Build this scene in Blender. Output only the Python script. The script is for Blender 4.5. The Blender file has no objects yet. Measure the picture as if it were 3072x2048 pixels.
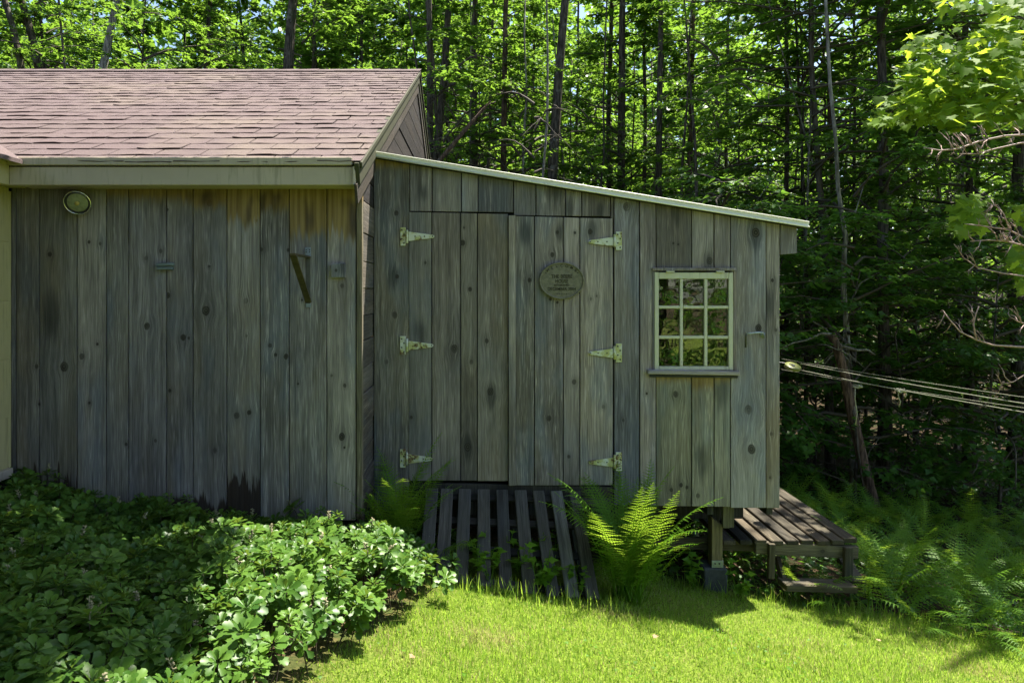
import bpy, bmesh, math, random
import numpy as np
from mathutils import Vector, Matrix

SC = bpy.context.scene
COL = SC.collection
EYE = 1.75
F = 2048.0           # focal length in photo pixels (24 mm lens, 3072 px wide)
CX, CY = 1440.0, 866.0   # where the depth lines of the buildings meet

def P(px, py, Y):
    return Vector(((px-CX)/F*Y, Y, EYE-(py-CY)/F*Y))

# ------------------------------------------------------------------ camera
cam = bpy.data.cameras.new('camera'); camo = bpy.data.objects.new('camera', cam); COL.objects.link(camo)
cam.lens = 24.0; cam.sensor_width = 36.0
cam.shift_x = (1536-CX)/3072.0; cam.shift_y = -(1024-CY)/3072.0
cam.clip_start = 0.05; cam.clip_end = 600
camo.location = (0, 0, EYE); camo.rotation_euler = (math.radians(90), 0, 0)
SC.camera = camo
# ------------------------------------------------------------------ sky and sun
SUN = Vector((0.34, 0.30, 1.0)).normalized()
w = bpy.data.worlds.new('World'); SC.world = w; w.use_nodes = True
wt = w.node_tree; bg = wt.nodes['Background']
sky = wt.nodes.new('ShaderNodeTexSky'); sky.sky_type = 'NISHITA'; sky.sun_disc = False
sky.sun_elevation = math.asin(SUN.z); sky.sun_rotation = math.atan2(SUN.x, SUN.y)
sky.altitude = 300; sky.air_density = 1.0; sky.dust_density = 1.6; sky.ozone_density = 1.1
wt.links.new(sky.outputs[0], bg.inputs[0]); bg.inputs[1].default_value = 0.082
sl = bpy.data.lights.new('sun', 'SUN'); so = bpy.data.objects.new('sun', sl); COL.objects.link(so)
sl.energy = 5.0; sl.angle = math.radians(0.53); sl.color = (1.0, 0.94, 0.82)
so.rotation_euler = (-SUN).to_track_quat('-Z', 'Y').to_euler(); so.location = (4, 4, 20)
SC.view_settings.view_transform = 'Standard'; SC.view_settings.look = 'None'
SC.view_settings.exposure = 1.82; SC.view_settings.gamma = 1.0
SC.view_settings.use_curve_mapping = False
cy = SC.cycles
cy.use_denoising = True; cy.use_adaptive_sampling = True; cy.adaptive_threshold = 0.02
cy.max_bounces = 7; cy.diffuse_bounces = 3; cy.glossy_bounces = 3; cy.transmission_bounces = 4
cy.transparent_max_bounces = 8; cy.caustics_reflective = False; cy.caustics_refractive = False
cy.sample_clamp_indirect = 6.0

# ------------------------------------------------------------------ materials
class NT:
    def __init__(s, name):
        s.m = bpy.data.materials.new(name); s.m.use_nodes = True
        s.t = s.m.node_tree; s.t.nodes.clear()
        s.out = s.t.nodes.new('ShaderNodeOutputMaterial')
    def n(s, typ, **kw):
        nd = s.t.nodes.new(typ)
        for k, v in kw.items():
            setattr(nd, k, v)
        return nd
    def put(s, sock, v):
        if isinstance(v, bpy.types.NodeSocket): s.t.links.new(v, sock)
        elif v is not None: sock.default_value = v
    def math(s, op, a, b=None, c=None, clamp=False):
        nd = s.n('ShaderNodeMath', operation=op, use_clamp=clamp)
        for i, v in enumerate((a, b, c)):
            if v is not None: s.put(nd.inputs[i], v)
        return nd.outputs[0]
    def vm(s, op, a, b=None, out=0):
        nd = s.n('ShaderNodeVectorMath', operation=op)
        s.put(nd.inputs[0], a)
        if b is not None: s.put(nd.inputs[1], b)
        return nd.outputs[out]
    def scale(s, a, k):
        nd = s.n('ShaderNodeVectorMath', operation='SCALE'); s.put(nd.inputs[0], a); s.put(nd.inputs[3], k)
        return nd.outputs[0]
    def noise(s, vec, scale=1.0, detail=3.0, rough=0.55, dist=0.0):
        nd = s.n('ShaderNodeTexNoise'); s.put(nd.inputs['Vector'], vec)
        nd.inputs['Scale'].default_value = scale; nd.inputs['Detail'].default_value = detail
        nd.inputs['Roughness'].default_value = rough; nd.inputs['Distortion'].default_value = dist
        return nd.outputs[0]
    def ramp(s, fac, stops, interp='LINEAR'):
        nd = s.n('ShaderNodeValToRGB'); nd.color_ramp.interpolation = interp
        el = nd.color_ramp.elements
        while len(el) < len(stops): el.new(0.5)
        for e, (p, c) in zip(el, stops):
            e.position = p; e.color = (*c, 1) if len(c) == 3 else c
        s.put(nd.inputs[0], fac)
        return nd.outputs[0]
    def mr(s, v, a, b, c=0.0, d=1.0, smooth=True):
        nd = s.n('ShaderNodeMapRange', interpolation_type='SMOOTHSTEP' if smooth else 'LINEAR')
        for i, x in enumerate((v, a, b, c, d)): s.put(nd.inputs[i], x)
        return nd.outputs[0]
    def mix(s, f, a, b, mode='MIX'):
        nd = s.n('ShaderNodeMix', data_type='RGBA', blend_type=mode)
        s.put(nd.inputs[0], f)
        for i, v in ((6, a), (7, b)):
            if not isinstance(v, bpy.types.NodeSocket) and len(v) == 3: v = (*v, 1)
            s.put(nd.inputs[i], v)
        return nd.outputs[2]
    def objattr(s, name):
        nd = s.n('ShaderNodeAttribute', attribute_type='OBJECT', attribute_name=name); return nd
    def geoattr(s, name):
        nd = s.n('ShaderNodeAttribute', attribute_type='GEOMETRY', attribute_name=name); return nd
    def bump(s, h, strength=0.3, dist=0.01):
        nd = s.n('ShaderNodeBump'); nd.inputs['Strength'].default_value = strength
        nd.inputs['Distance'].default_value = dist; s.put(nd.inputs['Height'], h); return nd.outputs[0]
    def principled(s, col, rough=0.8, bump=None, metal=0.0, spec=0.3):
        nd = s.n('ShaderNodeBsdfPrincipled')
        if not isinstance(col, bpy.types.NodeSocket) and len(col) == 3: col = (*col, 1)
        s.put(nd.inputs['Base Color'], col); s.put(nd.inputs['Roughness'], rough)
        nd.inputs['Metallic'].default_value = metal; nd.inputs['Specular IOR Level'].default_value = spec
        if bump is not None: s.put(nd.inputs['Normal'], bump)
        s.t.links.new(nd.outputs[0], s.out.inputs[0]); return nd

NK = 5
def wood_material(name, dark, light, warm, blue, stain=True, gscale=1.0):
    """weathered board; local z runs along the grain; knots and stains come from each board's own properties"""
    m = NT(name)
    tc = m.n('ShaderNodeTexCoord').outputs['Object']
    seed = m.objattr('seed').outputs['Fac']
    off = m.n('ShaderNodeCombineXYZ'); m.put(off.inputs[0], m.math('MULTIPLY', seed, 13.7)); m.put(off.inputs[1], m.math('MULTIPLY', seed, 5.1)); m.put(off.inputs[2], m.math('MULTIPLY', seed, 31.3))
    sep = m.n('ShaderNodeSeparateXYZ'); m.put(sep.inputs[0], tc)
    x, z = sep.outputs[0], sep.outputs[2]
    wob = m.noise(m.vm('ADD', m.vm('MULTIPLY', tc, (3.0, 3.0, 1.3)), off.outputs[0]), 1.0, 2.0)
    xw = m.math('ADD', x, m.math('MULTIPLY', m.math('SUBTRACT', wob, 0.5), 0.035))
    kmask = None; ring = None; halo = None
    kn = m.noise(m.vm('ADD', m.vm('MULTIPLY', tc, (28.0, 28.0, 20.0)), off.outputs[0]), 1.0, 2.0)
    kd = m.noise(m.vm('ADD', m.vm('MULTIPLY', tc, (6.0, 6.0, 5.0)), off.outputs[0]), 1.0, 1.0)
    for i in range(NK):
        a = m.objattr('k%d' % i).outputs['Vector']
        ks = m.n('ShaderNodeSeparateXYZ'); m.put(ks.inputs[0], a)
        dx = m.math('SUBTRACT', x, ks.outputs[0]); dz = m.math('MULTIPLY', m.math('SUBTRACT', z, ks.outputs[1]), 0.8)
        d = m.math('SQRT', m.math('ADD', m.math('MULTIPLY', dx, dx), m.math('MULTIPLY', dz, dz)))
        r = m.math('MAXIMUM', ks.outputs[2], 0.0005)
        dn = m.math('MULTIPLY', m.math('DIVIDE', d, r), m.math('ADD', 0.70, m.math('MULTIPLY', kn, 0.6)))
        infl = m.math('DIVIDE', 1.0, m.math('ADD', 1.0, m.math('MULTIPLY', m.math('MULTIPLY', dn, dn), 0.45)))
        xw = m.math('SUBTRACT', xw, m.math('MULTIPLY', dx, infl))
        mk = m.mr(dn, 1.05, 0.7)
        hl = m.mr(dn, 3.6, 0.9)
        rg = m.math('MULTIPLY', m.math('SINE', m.math('MULTIPLY', dn, 14.0)), mk)
        kmask = mk if kmask is None else m.math('MAXIMUM', kmask, mk)
        halo = hl if halo is None else m.math('MAXIMUM', halo, hl)
        ring = rg if ring is None else m.math('ADD', ring, rg)
    def gv(sx, sz):
        c = m.n('ShaderNodeCombineXYZ'); m.put(c.inputs[0], m.math('MULTIPLY', xw, sx)); m.put(c.inputs[1], m.math('MULTIPLY', sep.outputs[1], sx)); m.put(c.inputs[2], m.math('MULTIPLY', z, sz))
        return m.vm('ADD', c.outputs[0], off.outputs[0])
    g1 = m.noise(gv(38*gscale, 0.9), 1.0, 4.0, 0.6)
    g2 = m.noise(gv(105*gscale, 2.0), 1.0, 3.0, 0.7)
    g3 = m.noise(gv(420, 9.0), 1.0, 1.0, 0.5)
    big = m.noise(gv(5.0, 1.4), 1.0, 2.0, 0.5)
    big2 = m.noise(m.vm('ADD', gv(7.0, 2.2), (7.7, 3.1, 9.2)), 1.0, 2.0, 0.5)
    g = m.math('ADD', m.math('MULTIPLY', g1, 0.27), m.math('ADD', m.math('MULTIPLY', g2, 0.38), m.math('MULTIPLY', g3, 0.35)))
    f1 = m.math('FRACT', m.math('MULTIPLY', seed, 7.31)); f2 = m.math('FRACT', m.math('MULTIPLY', seed, 3.17)); f3 = m.math('FRACT', m.math('MULTIPLY', seed, 5.53))
    g = m.math('ADD', g, m.math('MULTIPLY', m.math('SUBTRACT', f1, 0.5), 0.09))
    col = m.mix(m.mr(g, 0.32, 0.68), dark, light)
    bl = m.noise(m.vm('ADD', gv(3.0, 0.8), (2.2, 9.1, 4.0)), 1.0, 3.0, 0.6)
    col = m.mix(1.0, col, m.mix(m.mr(bl, 0.32, 0.68), (0.62, 0.62, 0.63), (1.22, 1.22, 1.20)), 'MULTIPLY')
    col = m.mix(m.math('MULTIPLY', m.mr(big, 0.42, 0.68, 0.0, 0.6), f2), col, m.mix(m.mr(g, 0.3, 0.7), [c*0.55 for c in warm], warm))
    col = m.mix(m.math('MULTIPLY', m.mr(big2, 0.46, 0.70, 0.0, 0.65), m.math('ADD', 0.25, m.math('MULTIPLY', f3, 0.7))), col, m.mix(m.mr(g, 0.3, 0.7), [c*0.55 for c in blue], blue))
    fleck = m.math('MULTIPLY', m.mr(g3, 0.56, 0.70), m.mr(g1, 0.44, 0.62))
    col = m.mix(m.math('MULTIPLY', fleck, m.math('ADD', 0.25, m.math('MULTIPLY', f3, 0.65))), col, [min(1, c*1.7) for c in light])
    crack = m.mr(m.noise(m.vm('ADD', gv(95, 0.55), (3.3, 8.1, 1.9)), 1.0, 2.0, 0.5), 0.70, 0.76)
    col = m.mix(m.math('MULTIPLY', crack, 0.55), col, (0.018, 0.018, 0.016))
    sa = m.n('ShaderNodeSeparateXYZ'); m.put(sa.inputs[0], m.objattr('smudge').outputs['Vector'])
    sdx = m.math('SUBTRACT', x, sa.outputs[0]); sdz = m.math('MULTIPLY', m.math('SUBTRACT', z, sa.outputs[1]), 0.42)
    sdd = m.math('DIVIDE', m.math('SQRT', m.math('ADD', m.math('MULTIPLY', sdx, sdx), m.math('MULTIPLY', sdz, sdz))), m.math('MAXIMUM', sa.outputs[2], 0.001))
    sm = m.mr(m.math('ADD', sdd, m.math('MULTIPLY', m.math('SUBTRACT', g1, 0.5), 1.6)), 1.15, 0.25)
    col = m.mix(m.math('MULTIPLY', sm, 0.6), col, (0.028, 0.031, 0.036))
    tint = m.objattr('tint').outputs['Vector']
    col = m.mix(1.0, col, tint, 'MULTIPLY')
    col = m.mix(m.math('MULTIPLY', halo, 0.22), col, [c*0.55 for c in dark])
    kcol = m.mix(m.mr(ring, -1.0, 1.0), (0.018, 0.016, 0.013), (0.07, 0.06, 0.05))
    col = m.mix(m.math('MULTIPLY', kmask, m.mr(kd, 0.3, 0.65, 0.45, 0.96)), col, kcol)
    if stain:
        ss = m.n('ShaderNodeSeparateXYZ'); m.put(ss.inputs[0], m.objattr('stain').outputs['Vector'])
        L, ltop, lbot = ss.outputs
        streak = m.noise(m.vm('ADD', gv(46, 0.5), (1.1, 4.4, 2.0)), 1.0, 3.0, 0.6)
        blob = m.noise(m.vm('ADD', gv(11, 2.0), (5.1, 0.4, 6.0)), 1.0, 2.0, 0.5)
        dist = m.math('SUBTRACT', L, z)
        edge = m.math('MULTIPLY', ltop, m.math('ADD', 0.35, m.math('ADD', m.math('MULTIPLY', streak, 0.7), m.math('MULTIPLY', blob, 0.7))))
        amb = m.mr(m.math('SUBTRACT', dist, edge), 0.035, -0.05)
        amb = m.math('MULTIPLY', amb, m.mr(ltop, 0.01, 0.04))
        drk = m.math('MULTIPLY', m.mr(blob, 0.42, 0.66), m.mr(m.math('SUBTRACT', dist, m.math('MULTIPLY', edge, 0.25)), -0.02, 0.05))
        acol = m.mix(m.mr(streak, 0.3, 0.7), (0.17, 0.105, 0.036), (0.34, 0.24, 0.10))
        acol = m.mix(m.math('MULTIPLY', drk, m.mr(ltop, 0.06, 0.18, 0.1, 0.92)), acol, (0.050, 0.032, 0.020))
        col = m.mix(m.math('MULTIPLY', amb, 0.9), col, acol)
        bedge = m.math('MULTIPLY', lbot, m.math('ADD', m.math('MULTIPLY', streak, 1.3), m.math('SUBTRACT', m.math('MULTIPLY', blob, 1.6), 0.75)))
        bot = m.math('MULTIPLY', m.mr(m.math('SUBTRACT', z, bedge), 0.02, -0.02), m.mr(lbot, 0.01, 0.04))
        col = m.mix(m.math('MULTIPLY', bot, 0.9), col, m.mix(streak, (0.012, 0.010, 0.009), (0.05, 0.028, 0.018)))
    h = m.math('ADD', m.math('ADD', m.math('MULTIPLY', g2, 0.8), m.math('MULTIPLY', g3, 0.5)), m.math('SUBTRACT', m.math('MULTIPLY', g1, 0.5), m.math('MULTIPLY', crack, 1.0)))
    m.principled(col, 0.85, m.bump(h, 0.45, 0.004), spec=0.2)
    return m.m

M = {}
M['wood'] = wood_material('weathered_grey_board', (0.112, 0.098, 0.100), (0.375, 0.33, 0.332), (0.33, 0.255, 0.185), (0.22, 0.245, 0.33))
M['wood_dark'] = wood_material('old_dark_board', (0.022, 0.021, 0.020), (0.080, 0.076, 0.072), (0.078, 0.070, 0.060), (0.075, 0.08, 0.09), stain=False)
M['wood_deck'] = wood_material('brown_deck_lumber', (0.035, 0.030, 0.022), (0.105, 0.092, 0.068), (0.11, 0.088, 0.055), (0.07, 0.068, 0.058), stain=False)
M['wood_post'] = wood_material('treated_post_lumber', (0.08, 0.07, 0.045), (0.22, 0.19, 0.12), (0.24, 0.19, 0.10), (0.15, 0.15, 0.12), stain=False)

def paint(name, col, var=0.12, rough=0.6, dirt=(0.12, 0.11, 0.06), dirtamt=0.35):
    m = NT(name); tc = m.n('ShaderNodeTexCoord').outputs['Object']
    n1 = m.noise(tc, 3.0, 4.0); n2 = m.noise(m.vm('MULTIPLY', tc, (40, 40, 4)), 1.0, 3.0)
    c = m.mix(m.mr(n1, 0.3, 0.7), [k*(1-var) for k in col], col)
    c = m.mix(m.math('MULTIPLY', m.mr(m.math('MULTIPLY', n1, n2), 0.25, 0.42), dirtamt), c, dirt)
    m.principled(c, rough, m.bump(n2, 0.12, 0.003)); return m.m
M['cream'] = paint('cream_paint', (0.54, 0.455, 0.36))
M['cream_wall'] = paint('yellow_cream_paint', (0.50, 0.44, 0.22))
M['white_trim'] = paint('white_metal_trim', (0.80, 0.79, 0.68), 0.1, 0.4)
M['sash'] = paint('old_white_sash_paint', (0.62, 0.60, 0.47), 0.18, 0.6, (0.22, 0.2, 0.14), 0.5)
M['rake'] = paint('green_grey_trim_paint', (0.055, 0.056, 0.030), 0.25, 0.75, (0.05, 0.06, 0.02), 0.5)  # kept dark so the sunlit rake reads as tree-shaded

def simple(name, col, rough=0.7, metal=0.0, var=0.3, sc=20.0, bump=0.2, spec=0.3):
    m = NT(name); tc = m.n('ShaderNodeTexCoord').outputs['Object']
    n1 = m.noise(tc, sc, 4.0)
    c = m.mix(m.mr(n1, 0.3, 0.7), [k*(1-var) for k in col], col)
    m.principled(c, rough, m.bump(n1, bump, 0.004), metal, spec); return m.m
M['black'] = simple('dark_backing', (0.012, 0.012, 0.012), 0.95)
M['interior'] = simple('dark_interior_wood', (0.03, 0.025, 0.02), 0.9)
M['roofing'] = simple('dark_roll_roofing', (0.05, 0.05, 0.05), 0.9, sc=60)
M['dull_steel'] = simple('dull_grey_steel', (0.11, 0.105, 0.09), 0.7)
M['concrete'] = simple('concrete_block', (0.075, 0.08, 0.08), 0.9, sc=35)
M['galv'] = simple('galvanised_steel', (0.35, 0.40, 0.44), 0.45, 0.7, 0.35, 30)
M['steel_dark'] = simple('dark_steel', (0.10, 0.10, 0.10), 0.45, 0.8)
M['bracket'] = simple('brass_brown_steel', (0.16, 0.13, 0.07), 0.45, 0.6, 0.4)
M['plaque'] = simple('bronze_green_plaque', (0.20, 0.183, 0.135), 0.5, 0.2, 0.3, 60, 0.25)
M['plaque_dark'] = simple('dark_plaque_lettering', (0.055, 0.05, 0.032), 0.6, 0.2)
M['rope'] = simple('pale_rope', (0.34, 0.34, 0.26), 0.8, 0, 0.3, 200)
M['pulley'] = simple('yellow_green_plastic', (0.15, 0.17, 0.045), 0.35, 0, 0.25, 30)
M['chrome'] = simple('polished_metal', (0.75, 0.75, 0.72), 0.12, 1.0, 0.1)
M['lens'] = simple('greenish_lamp_lens', (0.30, 0.32, 0.18), 0.25, 0, 0.3, 40, 0.3)
M['bulb'] = simple('amber_bulb', (0.55, 0.42, 0.12), 0.4)
M['blue_wood'] = wood_material('blue_grey_block', (0.10, 0.12, 0.13), (0.30, 0.34, 0.36), (0.24, 0.25, 0.22), (0.24, 0.29, 0.34), stain=False)

def hinge_mat():
    m = NT('hinge_yellowed_paint'); tc = m.n('ShaderNodeTexCoord').outputs['Object']
    a = m.noise(tc, 18.0, 4.0); b = m.noise(tc, 55.0, 3.0)
    c = m.mix(m.mr(a, 0.42, 0.58), (0.62, 0.63, 0.56), (0.46, 0.46, 0.20))
    c = m.mix(m.math('MULTIPLY', m.mr(m.noise(tc, 9.0, 3.0), 0.52, 0.62), m.mr(b, 0.42, 0.58)), c, (0.13, 0.065, 0.03))
    m.principled(c, 0.5, m.bump(b, 0.2, 0.002)); return m.m
M['hinge'] = hinge_mat()

def shingle_mat():
    m = NT('mauve_asphalt_shingle'); tc = m.n('ShaderNodeTexCoord').outputs['Object']
    geo = m.n('ShaderNodeNewGeometry').outputs['Position']
    g = m.noise(geo, 900.0, 2.0, 0.6); p = m.noise(geo, 1.2, 4.0); q = m.noise(geo, 9.0, 3.0)
    rnd = m.n('ShaderNodeObjectInfo').outputs['Random']
    c = m.mix(m.mr(g, 0.35, 0.65), (0.070, 0.051, 0.051), (0.172, 0.131, 0.129))
    c = m.mix(m.mr(p, 0.45, 0.68, 0, 0.35), c, (0.23, 0.19, 0.145))
    c = m.mix(m.mr(rnd, 0.0, 1.0, 0, 0.3), c, (0.13, 0.092, 0.098))
    c = m.mix(m.mr(q, 0.55, 0.75, 0, 0.25), c, (0.10, 0.072, 0.072))
    m.principled(c, 0.92, m.bump(g, 0.5, 0.003), spec=0.2); return m.m
M['shingle'] = shingle_mat()

M['headlap'] = simple('unweathered_shingle_headlap', (0.030, 0.020, 0.022), 0.95, sc=200)
def bark_mat(name, a, b, moss=(0.05, 0.06, 0.025), pale=(0.20, 0.19, 0.17)):
    m = NT(name); tc = m.n('ShaderNodeTexCoord').outputs['Object']
    rnd = m.n('ShaderNodeObjectInfo').outputs['Random']
    of = m.n('ShaderNodeCombineXYZ'); m.put(of.inputs[2], m.math('MULTIPLY', rnd, 40.0))
    v = m.vm('ADD', tc, of.outputs[0])
    n1 = m.noise(m.vm('MULTIPLY', v, (30, 30, 5)), 1.0, 4.0, 0.65); n2 = m.noise(v, 2.2, 3.0); n3 = m.noise(v, 5.0, 3.0)
    c = m.mix(m.mr(n1, 0.35, 0.65), a, b)
    c = m.mix(m.mr(n2, 0.55, 0.7, 0, 0.6), c, moss)
    c = m.mix(m.math('MULTIPLY', m.mr(n3, 0.60, 0.68), 0.6), c, pale)
    m.principled(c, 0.92, m.bump(n1, 0.9, 0.03), spec=0.15); return m.m
M['bark'] = bark_mat('brown_grey_bark', (0.028, 0.023, 0.018), (0.12, 0.10, 0.08))
M['bark_pale'] = bark_mat('pale_grey_bark', (0.10, 0.09, 0.075), (0.30, 0.28, 0.24), pale=(0.36, 0.36, 0.34))
M['bark_red'] = bark_mat('reddish_flaking_bark', (0.045, 0.030, 0.022), (0.19, 0.125, 0.09))
M['twig_pink'] = simple('pinkish_bare_twig', (0.42, 0.29, 0.25), 0.6, 0, 0.4, 40)
M['twig'] = simple('brown_twig', (0.085, 0.07, 0.05), 0.8, 0, 0.3, 30)

def leaf_mat(name, deep, bright, trans, gloss=0.25, transfac=0.45, rough=0.4, yellow=None):
    m = NT(name)
    tone = m.geoattr('tone').outputs['Fac']
    rnd = m.n('ShaderNodeObjectInfo').outputs['Random']
    t = m.math('ADD', m.math('MULTIPLY', tone, 0.8), m.math('MULTIPLY', rnd, 0.2))
    c = m.mix(t, deep, bright)
    ct = m.mix(t, [k*0.7 for k in trans], trans)
    if yellow is not None:
        c = m.mix(m.mr(tone, 0.80, 0.97), c, yellow); ct = m.mix(m.mr(tone, 0.80, 0.97), ct, [min(1, k*1.3) for k in yellow])
    d = m.n('ShaderNodeBsdfPrincipled'); m.put(d.inputs['Base Color'], c); d.inputs['Roughness'].default_value = rough
    d.inputs['Specular IOR Level'].default_value = gloss
    tr = m.n('ShaderNodeBsdfTranslucent'); m.put(tr.inputs[0], ct)
    mx = m.n('ShaderNodeMixShader'); mx.inputs[0].default_value = transfac
    m.t.links.new(d.outputs[0], mx.inputs[1]); m.t.links.new(tr.outputs[0], mx.inputs[2]); m.t.links.new(mx.outputs[0], m.out.inputs[0])
    return m.m
M['leaf'] = leaf_mat('woodland_leaf', (0.036, 0.10, 0.014), (0.09, 0.19, 0.024), (0.27, 0.47, 0.045), 0.2, 0.47)
M['leaf_dark'] = leaf_mat('shade_leaf', (0.026, 0.085, 0.014), (0.065, 0.16, 0.022), (0.20, 0.40, 0.04), 0.3)
M['leaf_maple'] = leaf_mat('bright_maple_leaf', (0.09, 0.18, 0.02), (0.16, 0.28, 0.03), (0.50, 0.68, 0.05), 0.12, 0.55, 0.6)
M['pachy'] = leaf_mat('glossy_groundcover_leaf', (0.026, 0.082, 0.012), (0.13, 0.24, 0.035), (0.26, 0.40, 0.045), 0.26, 0.28, 0.40)
M['fern'] = leaf_mat('fern_green', (0.058, 0.145, 0.012), (0.12, 0.26, 0.022), (0.36, 0.55, 0.04), 0.2, 0.45, 0.5)
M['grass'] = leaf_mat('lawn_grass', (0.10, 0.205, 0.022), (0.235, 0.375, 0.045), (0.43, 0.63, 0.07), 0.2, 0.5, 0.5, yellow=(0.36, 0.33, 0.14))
M['flower'] = simple('cream_flower_spike', (0.34, 0.31, 0.19), 0.7)
M['dryleaf'] = simple('fallen_tan_leaf', (0.30, 0.19, 0.11), 0.8)

def ground_mat():
    m = NT('ground_soil_and_turf'); geo = m.n('ShaderNodeNewGeometry').outputs['Position']
    a = m.noise(geo, 6.0, 5.0); b = m.noise(geo, 60.0, 3.0); c0 = m.noise(geo, 1.1, 3.0)
    litter = m.mix(m.mr(b, 0.35, 0.65), (0.020, 0.013, 0.008), (0.085, 0.055, 0.032))
    litter = m.mix(m.mr(a, 0.5, 0.62, 0, 0.7), litter, (0.018, 0.035, 0.010))
    turf = m.mix(m.mr(b, 0.3, 0.7), (0.07, 0.10, 0.014), (0.15, 0.20, 0.03))
    turf = m.mix(m.mr(c0, 0.55, 0.7, 0, 0.6), turf, (0.13, 0.10, 0.04))
    lawn = m.geoattr('lawn').outputs['Fac']
    c = m.mix(lawn, litter, turf)
    m.principled(c, 0.95, m.bump(b, 0.8, 0.02), spec=0.1); return m.m
M['ground'] = ground_mat()

def glass_mat():
    m = NT('old_window_glass'); tc = m.n('ShaderNodeTexCoord').outputs['Object']
    nrm = m.bump(m.noise(tc, 5.0, 2.0), 0.10, 0.02)
    fr = m.n('ShaderNodeFresnel'); fr.inputs[0].default_value = 1.75; m.put(fr.inputs['Normal'], nrm)
    gl = m.n('ShaderNodeBsdfGlossy'); gl.inputs['Roughness'].default_value = 0.015; gl.inputs[0].default_value = (0.95, 0.97, 0.9, 1); m.put(gl.inputs['Normal'], nrm)
    tr = m.n('ShaderNodeBsdfTransparent'); tr.inputs[0].default_value = (0.75, 0.8, 0.72, 1)
    mx = m.n('ShaderNodeMixShader'); m.put(mx.inputs[0], m.math('MULTIPLY', fr.outputs[0], 1.6, clamp=True))
    m.t.links.new(tr.outputs[0], mx.inputs[1]); m.t.links.new(gl.outputs[0], mx.inputs[2]); m.t.links.new(mx.outputs[0], m.out.inputs[0])
    return m.m
M['glass'] = glass_mat()

# ------------------------------------------------------------------ object helpers
WM = {}
def tag(o, label, cat, group=None):
    o['label'] = label; o['category'] = cat
    if group: o['group'] = group
    return o
def thing(name, label, cat, loc=(0, 0, 0), group=None):
    o = bpy.data.objects.new(name, None); COL.objects.link(o); o.empty_display_size = 0.1
    o.location = loc; WM[o.name] = Matrix.Translation(Vector(loc)); return tag(o, label, cat, group)
def add(name, me, mat=None, parent=None, mw=None):
    o = bpy.data.objects.new(name, me); COL.objects.link(o)
    if mat is not None and len(me.materials) == 0: me.materials.append(M[mat] if isinstance(mat, str) else mat)
    mw = mw or Matrix.Identity(4); WM[o.name] = mw
    if parent is not None:
        o.parent = parent; o.matrix_parent_inverse = WM[parent.name].inverted()
    o.matrix_basis = mw
    return o
def mesh(name, v, f, smooth=False):
    me = bpy.data.meshes.new(name); me.from_pydata([tuple(p) for p in v], [], f); me.update()
    if smooth: me.polygons.foreach_set('use_smooth', [True]*len(me.polygons))
    return me
def npmesh(name, V, T, tone=None, smooth=False):
    me = bpy.data.meshes.new(name); n, k = len(V), len(T)
    me.vertices.add(n); me.vertices.foreach_set('co', np.asarray(V, np.float32).ravel())
    me.loops.add(3*k); me.loops.foreach_set('vertex_index', np.asarray(T, np.int32).ravel())
    me.polygons.add(k); me.polygons.foreach_set('loop_start', np.arange(0, 3*k, 3, dtype=np.int32))
    try: me.polygons.foreach_set('loop_total', np.full(k, 3, np.int32))
    except Exception: pass
    if smooth: me.polygons.foreach_set('use_smooth', np.ones(k, bool))
    if tone is not None:
        at = me.attributes.new('tone', 'FLOAT', 'POINT'); at.data.foreach_set('value', np.asarray(tone, np.float32))
    me.update(calc_edges=True); return me
def bevel_prism(poly, y0, y1, bev=0.002):
    """poly: (x,z) outline seen from -Y; front face y0, back y1"""
    bm = bmesh.new(); n = len(poly)
    a = [bm.verts.new((x, y0, z)) for x, z in poly]; b = [bm.verts.new((x, y1, z)) for x, z in poly]
    bm.faces.new(a); bm.faces.new(b[::-1])
    for i in range(n): bm.faces.new((a[(i+1) % n], a[i], b[i], b[(i+1) % n]))
    bmesh.ops.recalc_face_normals(bm, faces=bm.faces)
    if bev > 0:
        bmesh.ops.bevel(bm, geom=[e for e in bm.edges], offset=bev, segments=1, affect='EDGES', clamp_overlap=True)
    me = bpy.data.meshes.new('board'); bm.to_mesh(me); bm.free(); return me
rng = random.Random(7)
def woodprops(o, L=1.0, knots=(), top=0.0, bot=0.0, tint=None, r=rng):
    o['seed'] = r.random()*10.0
    if tint is None:
        b = r.uniform(0.75, 1.2); t = r.uniform(-0.06, 0.06)
        tint = (b*(1+t), b, b*(1-t))
    jb, jh = r.uniform(.88, 1.12), r.uniform(-.03, .03)
    tint = (tint[0]*jb*(1+jh), tint[1]*jb, tint[2]*jb*(1-jh))
    o['tint'] = [float(c) for c in tint]; o['stain'] = [float(L), float(top), float(bot)]
    sg_ = r.random()
    o['smudge'] = [r.uniform(-.07, .07), r.uniform(.1, .9)*L, r.uniform(.03, .075)] if sg_ < .35 else [9.0, 9.0, .001]
    ks = list(knots)[:NK]
    for i in range(NK):
        o['k%d' % i] = [float(c) for c in ks[i]] if i < len(ks) else [9.0, 9.0, 0.001]
    return o
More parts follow.
